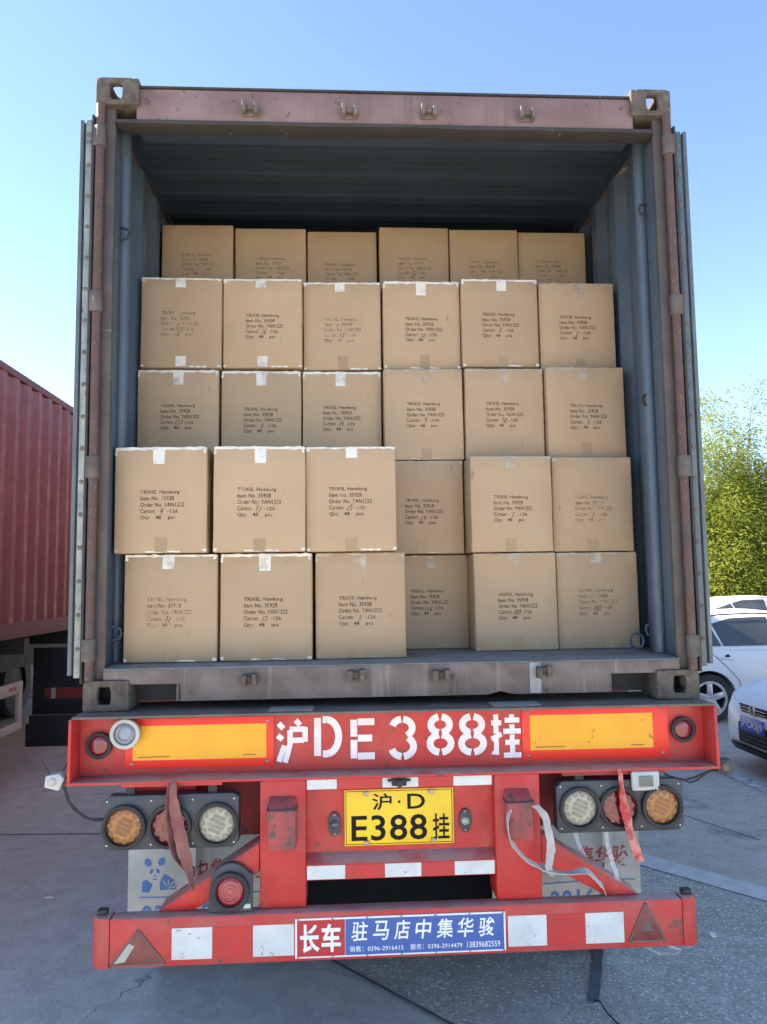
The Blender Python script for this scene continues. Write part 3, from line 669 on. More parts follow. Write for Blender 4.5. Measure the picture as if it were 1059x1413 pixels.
# stencilled number on the beam
def glyph(name, lines, x0, x1, z0, z1, wd, m, parent, y=-.0012):
    mb = MB(); pl = lambda a, b: (x0+a*(x1-x0), y, z0+b*(z1-z0))
    for k, ln in enumerate(lines):
        q = [(x0+a*(x1-x0), z0+b*(z1-z0)) for a, b in ln]; mb.strokes([q], wd, lambda a, b: (a, y-k*.0003, b))
    return mb.build(name, m, parent)
SW = .022
HU = [[(.03, .93), (.2, .80)], [(0, .64), (.17, .54)], [(.04, .02), (.24, .40)], [(.64, 1), (.80, .87)], [(.42, .78), (.98, .78)], [(.98, .83), (.98, .48)], [(.46, .52), (.94, .52)], [(.44, .76), (.44, .44), (.36, .22), (.26, 0)]]
GUA = [[(.16, 1), (.16, .55)], [(.16, .47), (.16, .06), (.02, .12)], [(0, .80), (.34, .80)], [(0, .42), (.34, .54)], [(.70, 1), (.70, .82)], [(.70, .76), (.70, .62)], [(.46, .86), (.96, .86)], [(.40, .60), (1, .60)], [(.70, .52), (.70, .38)], [(.70, .30), (.70, .08)], [(.46, .34), (.94, .34)], [(.40, .04), (1, .04)]]
DD = [[(.10, 1), (.10, 0)], [(.30, .95), (.45, .95)]+arc(.45, .5, .47, .45, 90, -90, 12)+[(.30, .05)]]
EE = [[(.14, 1), (.14, .56)], [(.14, .48), (.14, 0)], [(.30, .94), (1, .94)], [(.30, .52), (.9, .52)], [(.30, .06), (1, .06)]]
TH = [arc(.48, .74, .40, .22, 165, 96, 6), arc(.48, .74, .40, .22, 84, -62, 9), arc(.48, .27, .44, .25, 60, -84, 10), arc(.48, .27, .44, .25, -96, -165, 6)]
EI = [arc(.5, .75, .38, .21, 80, -80, 10), arc(.5, .75, .38, .21, 100, 260, 10), arc(.5, .26, .43, .23, 82, -82, 10), arc(.5, .26, .43, .23, 98, 262, 10)]
for lines, x0, x1, z0, z1, w_ in ((HU, -.470, -.362, 1.254, 1.414, .021), (DD, -.326, -.226, 1.275, 1.420, .027), (EE, -.188, -.094, 1.262, 1.410, .026), (TH, -.032, .066, 1.262, 1.414, .027),
                                  (EI, .116, .213, 1.273, 1.420, .027), (EI, .240, .342, 1.270, 1.418, .027), (GUA, .367, .484, 1.254, 1.418, .020)):
    glyph('stencil_character', lines, x0, x1, z0, z1, w_, 'whitepaint', T)
def round_lamp(x, y, z, r, lens, ring, ro, parent, name='marker_lamp', d=.018):
    l = MB(); l.ring((x, y, z), r*.80, ro, -d, 0, 30); o = l.build(name, ring, parent, bevel=.002)
    g = MB(); g.dome((x, y-d*.5, z), r*.80, d*.45, 28, 5); g.build('lens', lens, o, smooth=True)
    return o
o = round_lamp(-1.149, -.001, 1.336, .046, 'ruby', 'rubber', .050, T); o = round_lamp(1.136, -.001, 1.345, .046, 'ruby', 'rubber', .050, T)
o = round_lamp(-1.042, -.030, 1.384, .052, 'bluelens', 'lampgrey', .056, T, d=.024)
MB().ring((-1.042, -.048, 1.384), .026, .030, -.008, 0, 24).build('inner_ring', 'bluelens', o)
MB().cyl((-1.042, -.031, 1.384), .05, .025, 'y', 24).build('lamp_back', 'rubbergrey', o)
# centre frame
for sx, x0, x1 in ((-1, -.528, -.358), (1, .354, .528)):
    MB().box(x0, x1, -.100, .04, .7515, 1.2105).build('post', 'red', T, bevel=.006)
MB().box(-.3575, .3535, -.050, -.040, .93, 1.2100).build('plate_panel', 'red', T)
MB().prism([(-.1, .902), (-.050, .930), (-.040, .930), (-.040, .85), (-.1, .846)], -.3575, .3535, 'x').build('plate_panel_lip', 'red', T, bevel=.003)
MB().box(-.3575, .3535, -.090, -.0505, 1.168, 1.2100).build('plate_panel_top', 'red', T, bevel=.003)
def strip(x0, x1, z0, z1, y, m, z0b=None):
    d = 0 if z0b is None else z0b
    return MB().prism([(x0, z0), (x1, z0+d), (x1, z1+d), (x0, z1)], y-.0012, y).build('reflective_strip', m, T)
for x0, x1, m in ((-.354, -.242, 'white'), (-.238, -.072, 'redrefl'), (-.070, .066, 'white'), (.068, .198, 'redrefl'), (.200, .346, 'white')): strip(x0, x1, 1.172, 1.207, -.0902, m)
for x0, x1, m in ((-.354, -.213, 'white'), (-.211, -.067, 'redrefl'), (-.065, .071, 'white'), (.073, .195, 'redrefl'), (.197, .347, 'white')): strip(x0, x1, .850, .8985, -.1002, m)
# rear-view camera under the beam
g = MB(); g.box(-.035, .020, -.115, -.0915, 1.182, 1.206); g.cyl((-.008, -.135, 1.194), .013, .022, 'y', 14); g.box(-.050, .036, -.106, -.0915, 1.196, 1.203); g.build('rear_camera', 'rubber', T, bevel=.002)
# number plate
pl = MB().box(-.214, .203, -.0565, -.0525, .951, 1.157).build('number_plate', 'plate', T, bevel=.002)
g = MB()
for x0, x1, z0, z1 in ((-.209, .198, 1.150, 1.152), (-.209, .198, .956, .958), (-.209, -.207, .958, 1.150), (.196, .198, .958, 1.150)): g.box(x0, x1, -.0575, -.0562, z0, z1)
g.build('plate_border', 'black', pl)
P = lambda a, b: (a, -.0577, b)
for body, x0, x1, z0, z1 in (('沪', -.108, -.034, 1.080, 1.142), ('·', -.010, .000, 1.104, 1.114), ('D', .026, .094, 1.082, 1.138), ('E388', -.188, .100, .968, 1.062), ('挂', .122, .186, .966, 1.062)):
    put(MB(), body, .012, x0, x1, z0, z1, P).build('plate_character', 'black', pl)
for x, z in ((-.132, 1.143), (.118, 1.145), (-.130, .962), (.124, .966)): MB().cyl((x, -.066, z), .0095, .009, 'y', 8).build('plate_bolt', 'galv', pl, bevel=.001)
for x, lens in ((-.252, 'smoke'), (.247, 'clear')):
    z = 1.034; g = MB(); pts = arc(x, z, .024, .044, 0, 352, 22); g.prism(pts, -.064, -.0505); o = g.build('plate_lamp', 'housing', T, bevel=.003)
    MB().dome((x, -.064, z), .017, .014, 18, 4).build('lens', lens, o, smooth=True)
    for s_ in (-1, 1): MB().dome((x, -.064, z+s_*.035), .005, .003, 8, 3).build('screw', 'galv', o, smooth=True)
# buffer blocks on the posts
RB = mat('scuffed_red_block', (.40, .06, .065), (.20, .06, .055), 9, .7, spots=((.09, .07, .06), 22, .56), bmp=.6)
for x0, x1, z0, z1 in ((-.495, -.391, .976, 1.157), (.388, .486, .984, 1.161)):
    g = MB().prism([(-.1003, z0+.012), (-.165, z0), (-.165, z1-.035), (-.1003, z1)], x0, x1, 'x'); o = g.build('buffer_block', RB, T, bevel=.008)
    MB().box(x0-.003, x1+.003, -.168, -.10, z1-.040, z1-.034).build('block_seam', 'dark', o)
# rear bumper
g = MB(); g.box(-1.060, 1.045, -.140, -.068, .580, .7505); g.build('bumper', 'red2', T, bevel=.008)
for sx, x0, x1 in ((-1, -1.0605, -1.130), (1, 1.0455, 1.112)):
    e = MB(); z0, z1 = .578, .752
    pts = [(x0, -.138), (x0+(x1-x0)*.55, -.136), (x1-sx*.008, -.118), (x1, -.098), (x1-sx*.004, -.068), (x1-sx*.014, -.068), (x0, -.068)]
    e.prism(pts, z0, z1, 'z'); e.build('bumper_end', 'red2', T, bevel=.004)
    MB().box(min(x1-sx*.05, x1-sx*.015), max(x1-sx*.05, x1-sx*.015), -.110, -.074, .7525, .770).build('pipe_end_dark_block', 'dark', T, bevel=.004)  # dark block stands in for the shade inside the open pipe end
for x0, x1, m in ((-.838, -.694, 'white'), (-.692, -.550, 'redrefl'), (-.548, -.400, 'white'), (.384, .528, 'white'), (.530, .672, 'redrefl'), (.674, .818, 'white')): strip(x0, x1, .604, .712, -.1402, m, 0)
TRI = mat('dark_red_triangle', (.13, .018, .022), (.20, .04, .04), 12, .4)
for cx, half, z0, z1 in ((-.958, .098, .592, .712), (.904, .068, .606, .742)):
    t = MB().prism([(cx-half, z0), (cx+half, z0), (cx, z1)], -.1425, -.1402).build('reflector_triangle', TRI, T, bevel=.0008)
    g = MB(); w_ = .006
    for a, b in (((cx-half, z0), (cx+half, z0)), ((cx+half, z0), (cx, z1)), ((cx, z1), (cx-half, z0))): g.strokes([[a, b]], w_, lambda p, q: (p, -.1432, q))
    g.build('triangle_border', 'steelgrime', t)
    if cx < 0: MB().add([(cx-half*.85, -.1431, z0+.006), (cx-half*.45, -.1431, z0+.012), (cx-half*.12, -.1431, z1-.055), (cx-half*.32, -.1431, z1-.046)], [(0, 1, 2, 3)]).build('peeled_patch', 'flap', t)
    else: MB().add([(cx-.022, -.1431, z0+.034), (cx+.026, -.1431, z0+.036), (cx+.008, -.1431, z0+.072), (cx-.008, -.1431, z0+.074)], [(0, 1, 2, 3)]).build('scuffed_patch', 'steelgrime', t)
# maker's sign on the bumper
sg = MB().box(-.396, .374, -.147, -.1403, .594, .731).build('name_sign', 'signwhite', T, bevel=.001)
MB().box(-.389, -.216, -.1482, -.1472, .600, .725).build('sign_field', 'signred', sg); MB().box(-.214, .367, -.1482, -.1472, .600, .725).build('sign_field', 'signblue', sg)
P = lambda a, b: (a, -.1490, b)
for c, x0 in (('长', -.378), ('车', -.301)): put(MB(), c, .030, x0, x0+.070, .614, .712, P).build('sign_character', 'signwhite', sg)
for k, c in enumerate('驻马店中集华骏'): put(MB(), c, .014, -.192+k*.0775, -.192+k*.0775+.060, .648, .716, P).build('sign_character', 'signwhite', sg)
for b_, x0, x1 in (('销售：0396-2916415', -.199, -.004), ('服务：0396-2914479', .022, .212), ('13839682559', .230, .352)): put(MB(), b_, .002, x0, x1, .611, .631, P).build('sign_text', 'signwhite', sg)
for k in range(14):
    x = -.386+.752*(k % 7)/6; MB().dome((x, -.1475, .727 if k < 7 else .598), .004, .004, 8, 2).build('sign_rivet', 'galv', sg, smooth=True)
# diagonal braces from post to bumper
for sx in (-1, 1):
    g = MB(); g.prism([(sx*.530, .985), (sx*.530, .880), (sx*.770, .752), (sx*.900, .752)], -.090, .030); g.build('brace', 'red', T, bevel=.005)
# small round lamp in its grey holder
g = MB(); g.prism([(-.712, .7525), (-.553, .7525), (-.553, .885)]+arc(-.632, .840, .079, .085, 35, 150, 8)+[(-.712, .80)], -.120, -.0915); hl = g.build('stop_lamp', 'rubbergrey', T, bevel=.004)
MB().ring((-.632, -.120, .828), .052, .070, -.022, 0, 30).build('lamp_ring', 'rubber', hl, bevel=.004)
MB().dome((-.632, -.122, .828), .053, .014, 30, 5).build('lens', 'brightred', hl, smooth=True)
for rr in (.014, .026, .038): MB().ring((-.632, -.1315+.05*(rr/.053)**2*.1, .828), rr-.003, rr+.002, -.006, 0, 26).build('lens_ring', 'ruby', hl)
MB().box(-.585, -.560, -.1215, -.1202, .765, .780).build('lamp_sticker', 'white', hl)
# light clusters
def cluster(x0, x1, z0, z1, lamps, tilt):
    c = .022; g = MB(); g.prism([(x0+c*.4, z0), (x1-c, z0), (x1, z0+c), (x1, z1-c*.6), (x1-c, z1), (x0+c, z1), (x0, z1-c), (x0, z0+c*.6)], -.098, -.045)
    cl = g.build('light_cluster', 'housing', T, bevel=.004)
    for x, z, m in lamps:
        r = .066
        MB().ring((x, -.098, z), r, .080, -.020, 0, 34).build('lamp_ring', 'rubber', cl, bevel=.004)
        MB().dome((x, -.096, z), r+.001, .010, 34, 5).build('lens', m, cl, smooth=True)
        led = MB()
        for k in range(11):
            a = 2*math.pi*(k+.3)/11; led.cyl((x+.051*math.cos(a), -.1036, z+.051*math.sin(a)), .0105, .004, 'y', 10)
        for k in range(4):
            s_ = (-1.5+k)*.017; hw = .031-.006*abs(k-1.5); ca, sa = math.cos(R(-24)), math.sin(R(-24))
            q = [(-hw, s_-.0062), (hw, s_-.0062), (hw, s_+.0062), (-hw, s_+.0062)]
            led.prism([(x+a*ca-b*sa, z+a*sa+b*ca) for a, b in q], -.1066, -.102)
        o = led.build('led_array', m+'d', cl); o['kind'] = 'stuff'
    for x in (x0+.016, (x0*2+x1)/3+.01, (x0+2*x1)/3-.004, x1-.018):
        for z in (z0+.018, z1-.020): MB().dome((x, -.098, z), .0042, .003, 8, 2).build('screw', 'chrome', cl, smooth=True)
    for x in (x0+.095, x1-.10): MB().box(x-.016, x+.016, -.085, -.062, z1-.002, 1.2105).build('bracket', 'rubber', cl)
    return cl
cluster(-1.103, -.606, .975, 1.170, ((-1.024, 1.060, 'amber'), (-.858, 1.058, 'ruby'), (-.686, 1.060, 'clear')), 0)
cluster(.592, 1.086, .986, 1.178, ((.679, 1.079, 'clear'), (.832, 1.076, 'ruby'), (.998, 1.078, 'amber')), 0)
MB().box(-1.04, -.67, -.09, -.02, 1.198, 1.2108).build('cluster_bar', 'red', T); MB().box(.62, 1.02, -.09, -.02, 1.196, 1.2108).build('cluster_bar', 'reddark', T)
g = MB(); g.box(.880, .990, -.118, -.099, 1.138, 1.212); o = g.build('work_lamp', 'lampgrey', T, bevel=.012)
MB().box(.908, .962, -.1215, -.1185, 1.156, 1.196).build('lens', 'smoke', o, bevel=.002)
for k in range(8): MB().dome((.893+k*.012, -.118, 1.147), .004, .002, 8, 2).build('led_bead', 'chrome', o, smooth=True)
MB().box(.925, .945, -.095, -.07, 1.20, 1.2105).build('bracket', 'rubber', o)
# width markers at the beam ends and their cables
for sx, x, z in ((-1, -1.285, 1.226), (1, 1.262, 1.214)):
    g = MB(); g.prism([(x-.034, z-.020), (x+.02, z-.034), (x+.040, z+.010), (x+.020, z+.030), (x-.030, z+.022)], -.098, -.050); o = g.build('width_marker', 'rubbergrey' if sx > 0 else 'lampgrey', T, bevel=.006)
    if sx < 0: MB().box(-1.262, -1.237, -.09, -.06, 1.205, 1.235).build('marker_bracket', 'dark', o)
    else: MB().box(1.2360, 1.262, -.10, -.05, 1.19, 1.245).build('marker_bracket', 'dark', o, bevel=.003)
    MB().dome((x-.004, -.098, z), .016, .008, 14, 4).build('lens', 'flap' if sx < 0 else 'steelgrime', o, smooth=True)
MB().tube([(-1.25, -.085, 1.205), (-1.235, -.09, 1.16), (-1.21, -.09, 1.125), (-1.17, -.09, 1.095), (-1.135, -.088, 1.082), (-1.10, -.08, 1.083)], .0045, 6).build('cable', 'rubber', T, smooth=True)
MB().tube([(-1.247, -.085, 1.205), (-1.226, -.09, 1.150), (-1.19, -.09, 1.112), (-1.15, -.088, 1.086), (-1.10, -.08, 1.086)], .0035, 6).build('cable', 'rubber', T, smooth=True)
MB().tube([(-1.30, -.08, 1.24), (-1.318, -.082, 1.275), (-1.335, -.085, 1.30)], .0025, 6).build('cable', 'rubber', T)
MB().tube([(1.00, -.07, 1.208), (1.045, -.08, 1.180), (1.10, -.085, 1.168), (1.14, -.085, 1.176), (1.19, -.085, 1.196), (1.24, -.085, 1.205)], .0045, 6).build('cable', 'rubber', T, smooth=True)
MB().tube([(1.09, -.082, 1.168), (1.12, -.085, 1.158), (1.15, -.085, 1.166), (1.20, -.085, 1.198)], .0035, 6).build('cable', 'rubber', T, smooth=True)
# mud flaps with print
for sx, x0, x1, y in ((-1, -1.140, -.44, .40), (1, .43, 1.094, .40)):
    mb = MB(); n = 36; zt, zb_ = .95, .40; front_ = []; back_ = []
    def wav(a): return .012*math.sin((a-x0)*9)+(.030*math.exp(-((a+.855)/.018)**2) if sx < 0 else .014*math.exp(-((a-.93)/.02)**2))
    pts = [(x0+(x1-x0)*i/n, y-wav(x0+(x1-x0)*i/n)) for i in range(n+1)]
    mb.prism(pts+[(a, b+.006) for a, b in pts[::-1]], zb_, zt, 'z'); fl = mb.build('mud_flap', 'flap', T, smooth=True)
    P = lambda a, b: (a, y-wav(a)-.0015, b)
    put(MB(), '中集华骏', .02, -.868 if sx < 0 else .742, -.565 if sx < 0 else 1.045, .676, .768, P).build('flap_lettering', 'flapred', fl)
    MB().add([P(x0+.05+.59*i/20, z) for z in (.6175, .6225) for i in range(21) ], [(i, i+1, 22+i, 21+i) for i in range(20)]).build('flap_line', 'flapblue', fl)
    put(MB(), '0396-2916415', .02, -1.082 if sx < 0 else .442, -.45 if sx < 0 else 1.04, .497, .588, P).build('flap_lettering', 'flapblue', fl)
    if sx < 0:  # blue bear emblem: ears, eye patches, nose, shoulders, bamboo leaves
        c = -1.028; em = MB()
        def blob(cx, cz, rx, rz, rot=0, n=14):
            q = [(math.cos(2*math.pi*i/n)*rx, math.sin(2*math.pi*i/n)*rz) for i in range(n)]; ca, sa = math.cos(R(rot)), math.sin(R(rot))
            em.add([P(c+cx+a*ca-b*sa, .700+cz+a*sa+b*ca) for a, b in q], [tuple(range(n))])
        blob(-.026, .062, .014, .018, 30); blob(.032, .066, .014, .018, -30); blob(-.012, .026, .006, .011, -25); blob(.016, .028, .006, .011, 25); blob(.003, .008, .005, .003); blob(.003, -.006, .009, .003)
        em.add([P(c-.052, .640), P(c-.020, .640), P(c-.006, .672), P(c-.034, .692), P(c-.050, .684)], [(0, 1, 2, 3, 4)])
        em.add([P(c+.026, .648), P(c+.094, .652), P(c+.082, .690), P(c+.044, .716), P(c+.024, .680)], [(0, 1, 2, 3, 4)])
        em.build('bear_emblem', 'flapblue', fl)
        lf = MB()
        for a in (-20, 15, 50, 85, 120): lf.add([(q[0], q[1]-.001, q[2]) for q in (P(c+.060, .655), P(c+.060+.030*math.cos(R(a-7)), .655+.030*math.sin(R(a-7))), P(c+.060+.040*math.cos(R(a)), .655+.040*math.sin(R(a))), P(c+.060+.030*math.cos(R(a+7)), .655+.030*math.sin(R(a+7))))], [(0, 1, 2, 3)])
        lf.build('emblem_leaves', 'flap', fl)
for sx in (-1, 1):
    MB().box(sx*.80-.27, sx*.80+.27, .10, .13, .955, 1.2100).build('outrigger_plate', 'reddark', T, bevel=.003)
    MB().box(sx*.90-.12, sx*.90+.12, -.015, .06, 1.145, 1.2100).build('outrigger', 'red', T, bevel=.003)
# chassis, axles and wheels under the container
for sx in (-1, 1): MB().box(sx*.43-.08, sx*.43+.08, .041, 11.6, 1.02, 1.4480).build('chassis_beam', 'reddark', T, bevel=.004)
for y in (.75, 1.7, 3.0, 4.4, 5.8): MB().box(-1.20, 1.20, y, y+.10, 1.30, 1.4475).build('cross_member', 'reddark', T)
def truck_wheel(parent, x, y, r=.52, wd=.26):
    t = MB(); prof = [(r*.56, -wd/2), (r*.93, -wd/2), (r, -wd/2+.03), (r, wd/2-.03), (r*.93, wd/2), (r*.56, wd/2)]; n = 36; vs = []
    for rr, d in prof:
        for i in range(n): a = 2*math.pi*i/n; vs.append((x+d, y+rr*math.cos(a), r+rr*math.sin(a)))
    t.add(vs, [(k*n+i, k*n+(i+1) % n, (k+1)*n+(i+1) % n, (k+1)*n+i) for k in range(5) for i in range(n)]); o = t.build('wheel', 'tyre', parent, smooth=True)
    MB().cyl((x-wd*.30, y, r), r*.57, wd*.6, 'x', 24).build('rim', 'steelgrime', o, bevel=.01)
for y in (1.35, 2.66, 3.97):
    for x in (-1.06, -.75, .75, 1.06): truck_wheel(T, x, y)
    MB().cyl((-1.0, y, .52), .075, 2.0, 'x', 14).build('axle', 'dark', T, smooth=True)
MB().box(-.62, .62, 1.20, 1.34, .06, 1.0).build('underside_dark_block', 'black', T, bevel=.01)  # added black block, stands in for the deep shade seen through the opening
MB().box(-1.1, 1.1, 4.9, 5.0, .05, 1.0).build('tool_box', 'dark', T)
for x in (-.2, .22): MB().tube([(x, .05, .95), (x+.04, .4, .80), (x-.05, .9, .86), (x, 1.2, .9)], .016, 8).build('air_hose', 'rubber', T, smooth=True)
MB().cyl((-.30, .75, .93), .12, .60, 'x', 20).build('air_tank', 'black', T, bevel=.01)

# ------------------------------------------------------------------ straps, strings and litter
def interp(pts, n=8):
    P_ = [Vector(p) for p in pts]; out = []
    for i in range(len(P_)-1):
        p0, p1, p2, p3 = P_[max(i-1, 0)], P_[i], P_[i+1], P_[min(i+2, len(P_)-1)]
        for k in range(n):
            t = k/n; out.append(.5*((2*p1)+(-p0+p2)*t+(2*p0-5*p1+4*p2-p3)*t*t+(-p0+3*p1-3*p2+p3)*t**3))
    return out+[P_[-1]]
def strap(name, pts, wid, angs, m, label, th=.003, cat='strap', zdir=False):
    pp = interp(pts); k = len(pp); ws = []; ds = []
    for i in range(k):
        t = i/(k-1)*(len(angs)-1); a = int(min(t, len(angs)-2)); an = angs[a]+(angs[a+1]-angs[a])*(t-a); wi = wid[a]+(wid[a+1]-wid[a])*(t-a)
        ds.append((math.cos(R(an)), math.sin(R(an)), 0) if not zdir else (0, math.sin(R(an)), math.cos(R(an)))); ws.append(wi)
    pp = [q+Vector(noise.noise_vector(q*38))*.004 for q in pp]; ws = [w_*(1+.16*noise.noise(q*45)) for w_, q in zip(ws, pp)]
    mb = MB(); mb.ribbon(pp, ws, ds, th); o = mb.build(name, m, smooth=True, loc=pts[-1]); return tag(o, label, cat)
strap('strap', [(-.845, -.112, 1.222), (-.842, -.128, 1.17), (-.825, -.130, 1.08), (-.80, -.132, .98), (-.78, -.128, .90), (-.765, -.125, .835)], [.016, .036, .042, .046, .034, .010], [20, -30, 25, 10, 50, 70], 'strapred', 'faded pink webbing strap hanging over the lamps beside the panda flap')
strap('strap', [(-.858, -.114, 1.215), (-.862, -.122, 1.14), (-.853, -.122, 1.05), (-.835, -.120, .96), (-.80, -.122, .91)], [.02, .026, .030, .030, .014], [60, 70, 50, 70, 80], 'strapred', 'narrow dark fold of pink strap behind the hanging pink strap')
strap('strap', [(.836, -.112, 1.224), (.834, -.128, 1.16), (.846, -.130, 1.07), (.862, -.130, .99), (.884, -.128, .92), (.898, -.125, .885)], [.018, .026, .034, .034, .042, .026], [10, 40, -20, 30, 10, 20], 'straporange', 'ragged red and orange strap hanging over the lamps by the square lamp')
tag(strap('strap', [(.40, -.172, 1.105), (.384, -.176, 1.06), (.392, -.176, 1.00), (.44, -.176, .935), (.52, -.172, .885), (.60, -.166, .868), (.68, -.160, .868), (.735, -.150, .815), (.765, -.10, .768)], [.030]*9, [90, 70, 40, 70, 80, 90, 60, 60, 50], 'strapgrey', 'grey webbing strap looped round the scuffed block near the clear lamp', zdir=True), None)
strap('strap', [(.49, -.170, 1.115), (.52, -.176, 1.085), (.538, -.176, 1.02), (.545, -.174, .95), (.535, -.172, .885), (.56, -.172, .860)], [.030]*6, [20, 10, 20, -10, 30, 40], 'strapgrey', 'second grey strap end falling from the scuffed block to the loop')
strap('strap', [(1.17, 1.30, .012), (1.10, 1.06, .012), (1.02, .84, .013), (.925, .60, .012)], [.055]*4, [10]*4, 'strapdark', 'dark flat strap lying on the road under the bumper', cat='strap')
def wire(pts, r, m, label, cat='string', name='string'):
    return tag(MB().tube(interp(pts), r, 6).build(name, m, smooth=True, loc=pts[0]), label, cat)
wire([(.925, .60, .014), (.94, .56, .03), (.95, .50, .018), (.965, .44, .012), (.98, .38, .012)], .004, 'rubber', 'thin black wire on the road past the dark flat strap end', 'wire', 'wire')
strap('plastic_band', [(.70, .12, 1.0), (.74, .11, .86), (.80, .10, .76), (.87, .06, .66), (.93, .02, .60), (1.02, -.02, .54), (1.075, -.02, .515)], [.022]*7, [10, 30, 10, 30, 10, 20, 30], 'plastic', 'clear plastic packing band dangling below the bumper under the dark triangle', .002, 'packing band')
strap('plastic_band', [(.86, -.02, .60), (.92, -.03, .545), (.99, -.03, .508), (1.06, -.03, .505), (1.08, -.03, .525)], [.012]*5, [80]*5, 'plastic', 'thin loop of clear packing band under the bumper end', .002, 'packing band')
strap('plastic_band', [(.80, -.03, 1.0), (.80, -.05, .93), (.815, -.05, .86), (.83, -.06, .80), (.845, -.06, .765)], [.020, .024, .020, .022, .02], [10, 40, 20, 30, 10], 'plastic', 'clear plastic packing band hanging in front of the red flap lettering', .002, 'packing band')
for x, y, sx_, sy_, lb in ((-2.06, 2.04, .05, .018, 'white paper scrap on the concrete beside the trailer'), (1.78, 1.20, .03, .05, 'white scrap on the rough road beyond the bumper end')):
    mb = MB(); mb.prism([(x-sx_/2, y-sy_/2), (x+sx_/2, y-sy_*.3), (x+sx_*.45, y+sy_/2), (x-sx_*.4, y+sy_*.4)], .0085, .014, 'z'); tag(mb.build('paper_scrap', 'paper', loc=(x, y, .006)), lb, 'litter')

# ------------------------------------------------------------------ neighbouring truck: closed red container on its trailer
nb = container((-4.519, 0, ZB-.02), 12.192, dict(cast='crimsonrail', side='crimson', rail='crimsonrail', post='crimsonrail', **{'in': 'inner'}, header='crimson', lip='crimsonrail', ceil='ceil', sill='crimsonrail', floor='floor', dark='dark'),
               'closed crimson corrugated container on the neighbouring trailer', False)
for sx in (-1, 1):
    x0, x1 = (-4.519-1.14, -4.519-.004) if sx < 0 else (-4.519+.004, -4.519+1.14)
    d = MB().box(x0, x1, .015, .06, 1.61, 3.83).build('door', 'crimson', nb, bevel=.004)
    for k in (.3, .75): MB().cyl((x0+(x1-x0)*k, -.005, 1.55), .017, 2.35, 'z', 12).build('locking_bar', 'galv', d, smooth=True)
N = empty('semi_trailer', (-4.519, 0, 0)); tag(N, 'dark trailer chassis with beige side guard under the crimson container', 'trailer')
for sx in (-1, 1): MB().box(-4.519+sx*.43-.08, -4.519+sx*.43+.08, 0, 12.1, 1.0, 1.4395).build('chassis_beam', 'dark', N, bevel=.004)
for y in (.1, .9, 2.0, 3.4, 4.8, 6.2, 8): MB().box(-5.7, -3.36, y, y+.12, 1.28, 1.4390).build('cross_member', 'dark', N)
for y in (.9, 2.2, 3.5):
    for x in (-5.58, -5.27, -3.77, -3.46): truck_wheel(N, x, y)
for x in (-5.55, -5.24, -3.80, -3.49): truck_wheel(N, x, 9.0)
for y0, y1 in ((.02, 3.0), (3.001, 6.0), (6.001, 9.0), (9.001, 12.15)): MB().box(-5.74, -5.70, y0, y1, .006, 1.4588).build('sun_block_board', 'dark', N)  # added boards on the far side, stop sun passing under the trailer
gd = MB().box(-3.375, -3.335, 2.6, 4.74, .925, 1.035).build('side_guard', 'beige', N, bevel=.004)
MB().box(-3.375, -3.335, 2.6, 4.74, .575, .655).build('guard_rail', 'beige', gd, bevel=.004)
for y in (4.70, 4.20, 3.4): MB().box(-3.372, -3.338, y-.05, y+.04, .6555, .9245).build('guard_post', 'beige', gd, bevel=.003)
MB().box(-3.3345, -3.333, 4.42, 4.58, .965, 1.0).build('guard_mark', 'flapred', gd)
MB().tube([(-3.36, 2.9, .95), (-3.36, 4.2, .67)], .015, 8).build('guard_brace', 'beige', gd)
bd = MB().prism([(-3.78, .16), (-3.02, .16), (-3.02, .50), (-3.70, .50), (-3.70, 1.20), (-3.78, 1.20)][:4]+[(-3.78, .50)], 5.95, 6.0).build('lower_board', 'navy', N, bevel=.004)
MB().box(-3.74, -3.02, 6.02, 6.06, .5005, 1.25).build('upper_board', 'navy', N, bevel=.004)
for x0, x1, m in ((-3.60, -3.53, 'reddark'), (-3.528, -3.48, 'lampgrey'), (-3.478, -3.02, 'reddark')): MB().box(x0, x1, 6.012, 6.018, .68, .80).build('reflective_strip', m, N)
MB().prism([(-3.80, .42), (-3.74, .42), (-3.745, .53), (-3.77, .50)], 5.93, 5.945).build('torn_tab', 'flap', N)

# ------------------------------------------------------------------ cars
def lerp_tab(tab, x):
    for (xa, *a), (xb, *b) in zip(tab, tab[1:]):
        if xa <= x <= xb:
            t = (x-xa)/(xb-xa); t = t*t*(3-2*t)*.5+t*.5; return [p+(q-p)*t for p, q in zip(a, b)]
    return list(tab[-1][1:]) if x > tab[-1][0] else list(tab[0][1:])
BODY = [(-2.14, .52, .40, .80), (-2.10, .70, .30, .95), (-1.95, .80, .24, 1.00), (-1.4, .868, .20, 1.005), (-.4, .885, .19, .985), (.6, .885, .19, .965), (1.1, .88, .19, .935), (1.6, .865, .20, .86), (1.92, .80, .22, .76), (2.06, .64, .24, .66), (2.13, .40, .30, .56)]
CAB = [(-2.06, .66, .60, 1.00, 1.005), (-1.92, .74, .58, 1.0, 1.14), (-1.62, .775, .57, 1.0, 1.37), (-1.0, .80, .575, .99, 1.455), (-.3, .81, .58, .98, 1.475), (.15, .81, .58, .975, 1.43), (.55, .80, .60, .965, 1.22), (.98, .74, .64, .95, .955)]
def side_y(x, z):   # half width of the greenhouse at x, z
    wb, wr, zb_, zr = lerp_tab(CAB, x); t = max(0, min(1, (z-zb_)/max(.02, zr-.05-zb_))); return wb+(wr-wb)*t
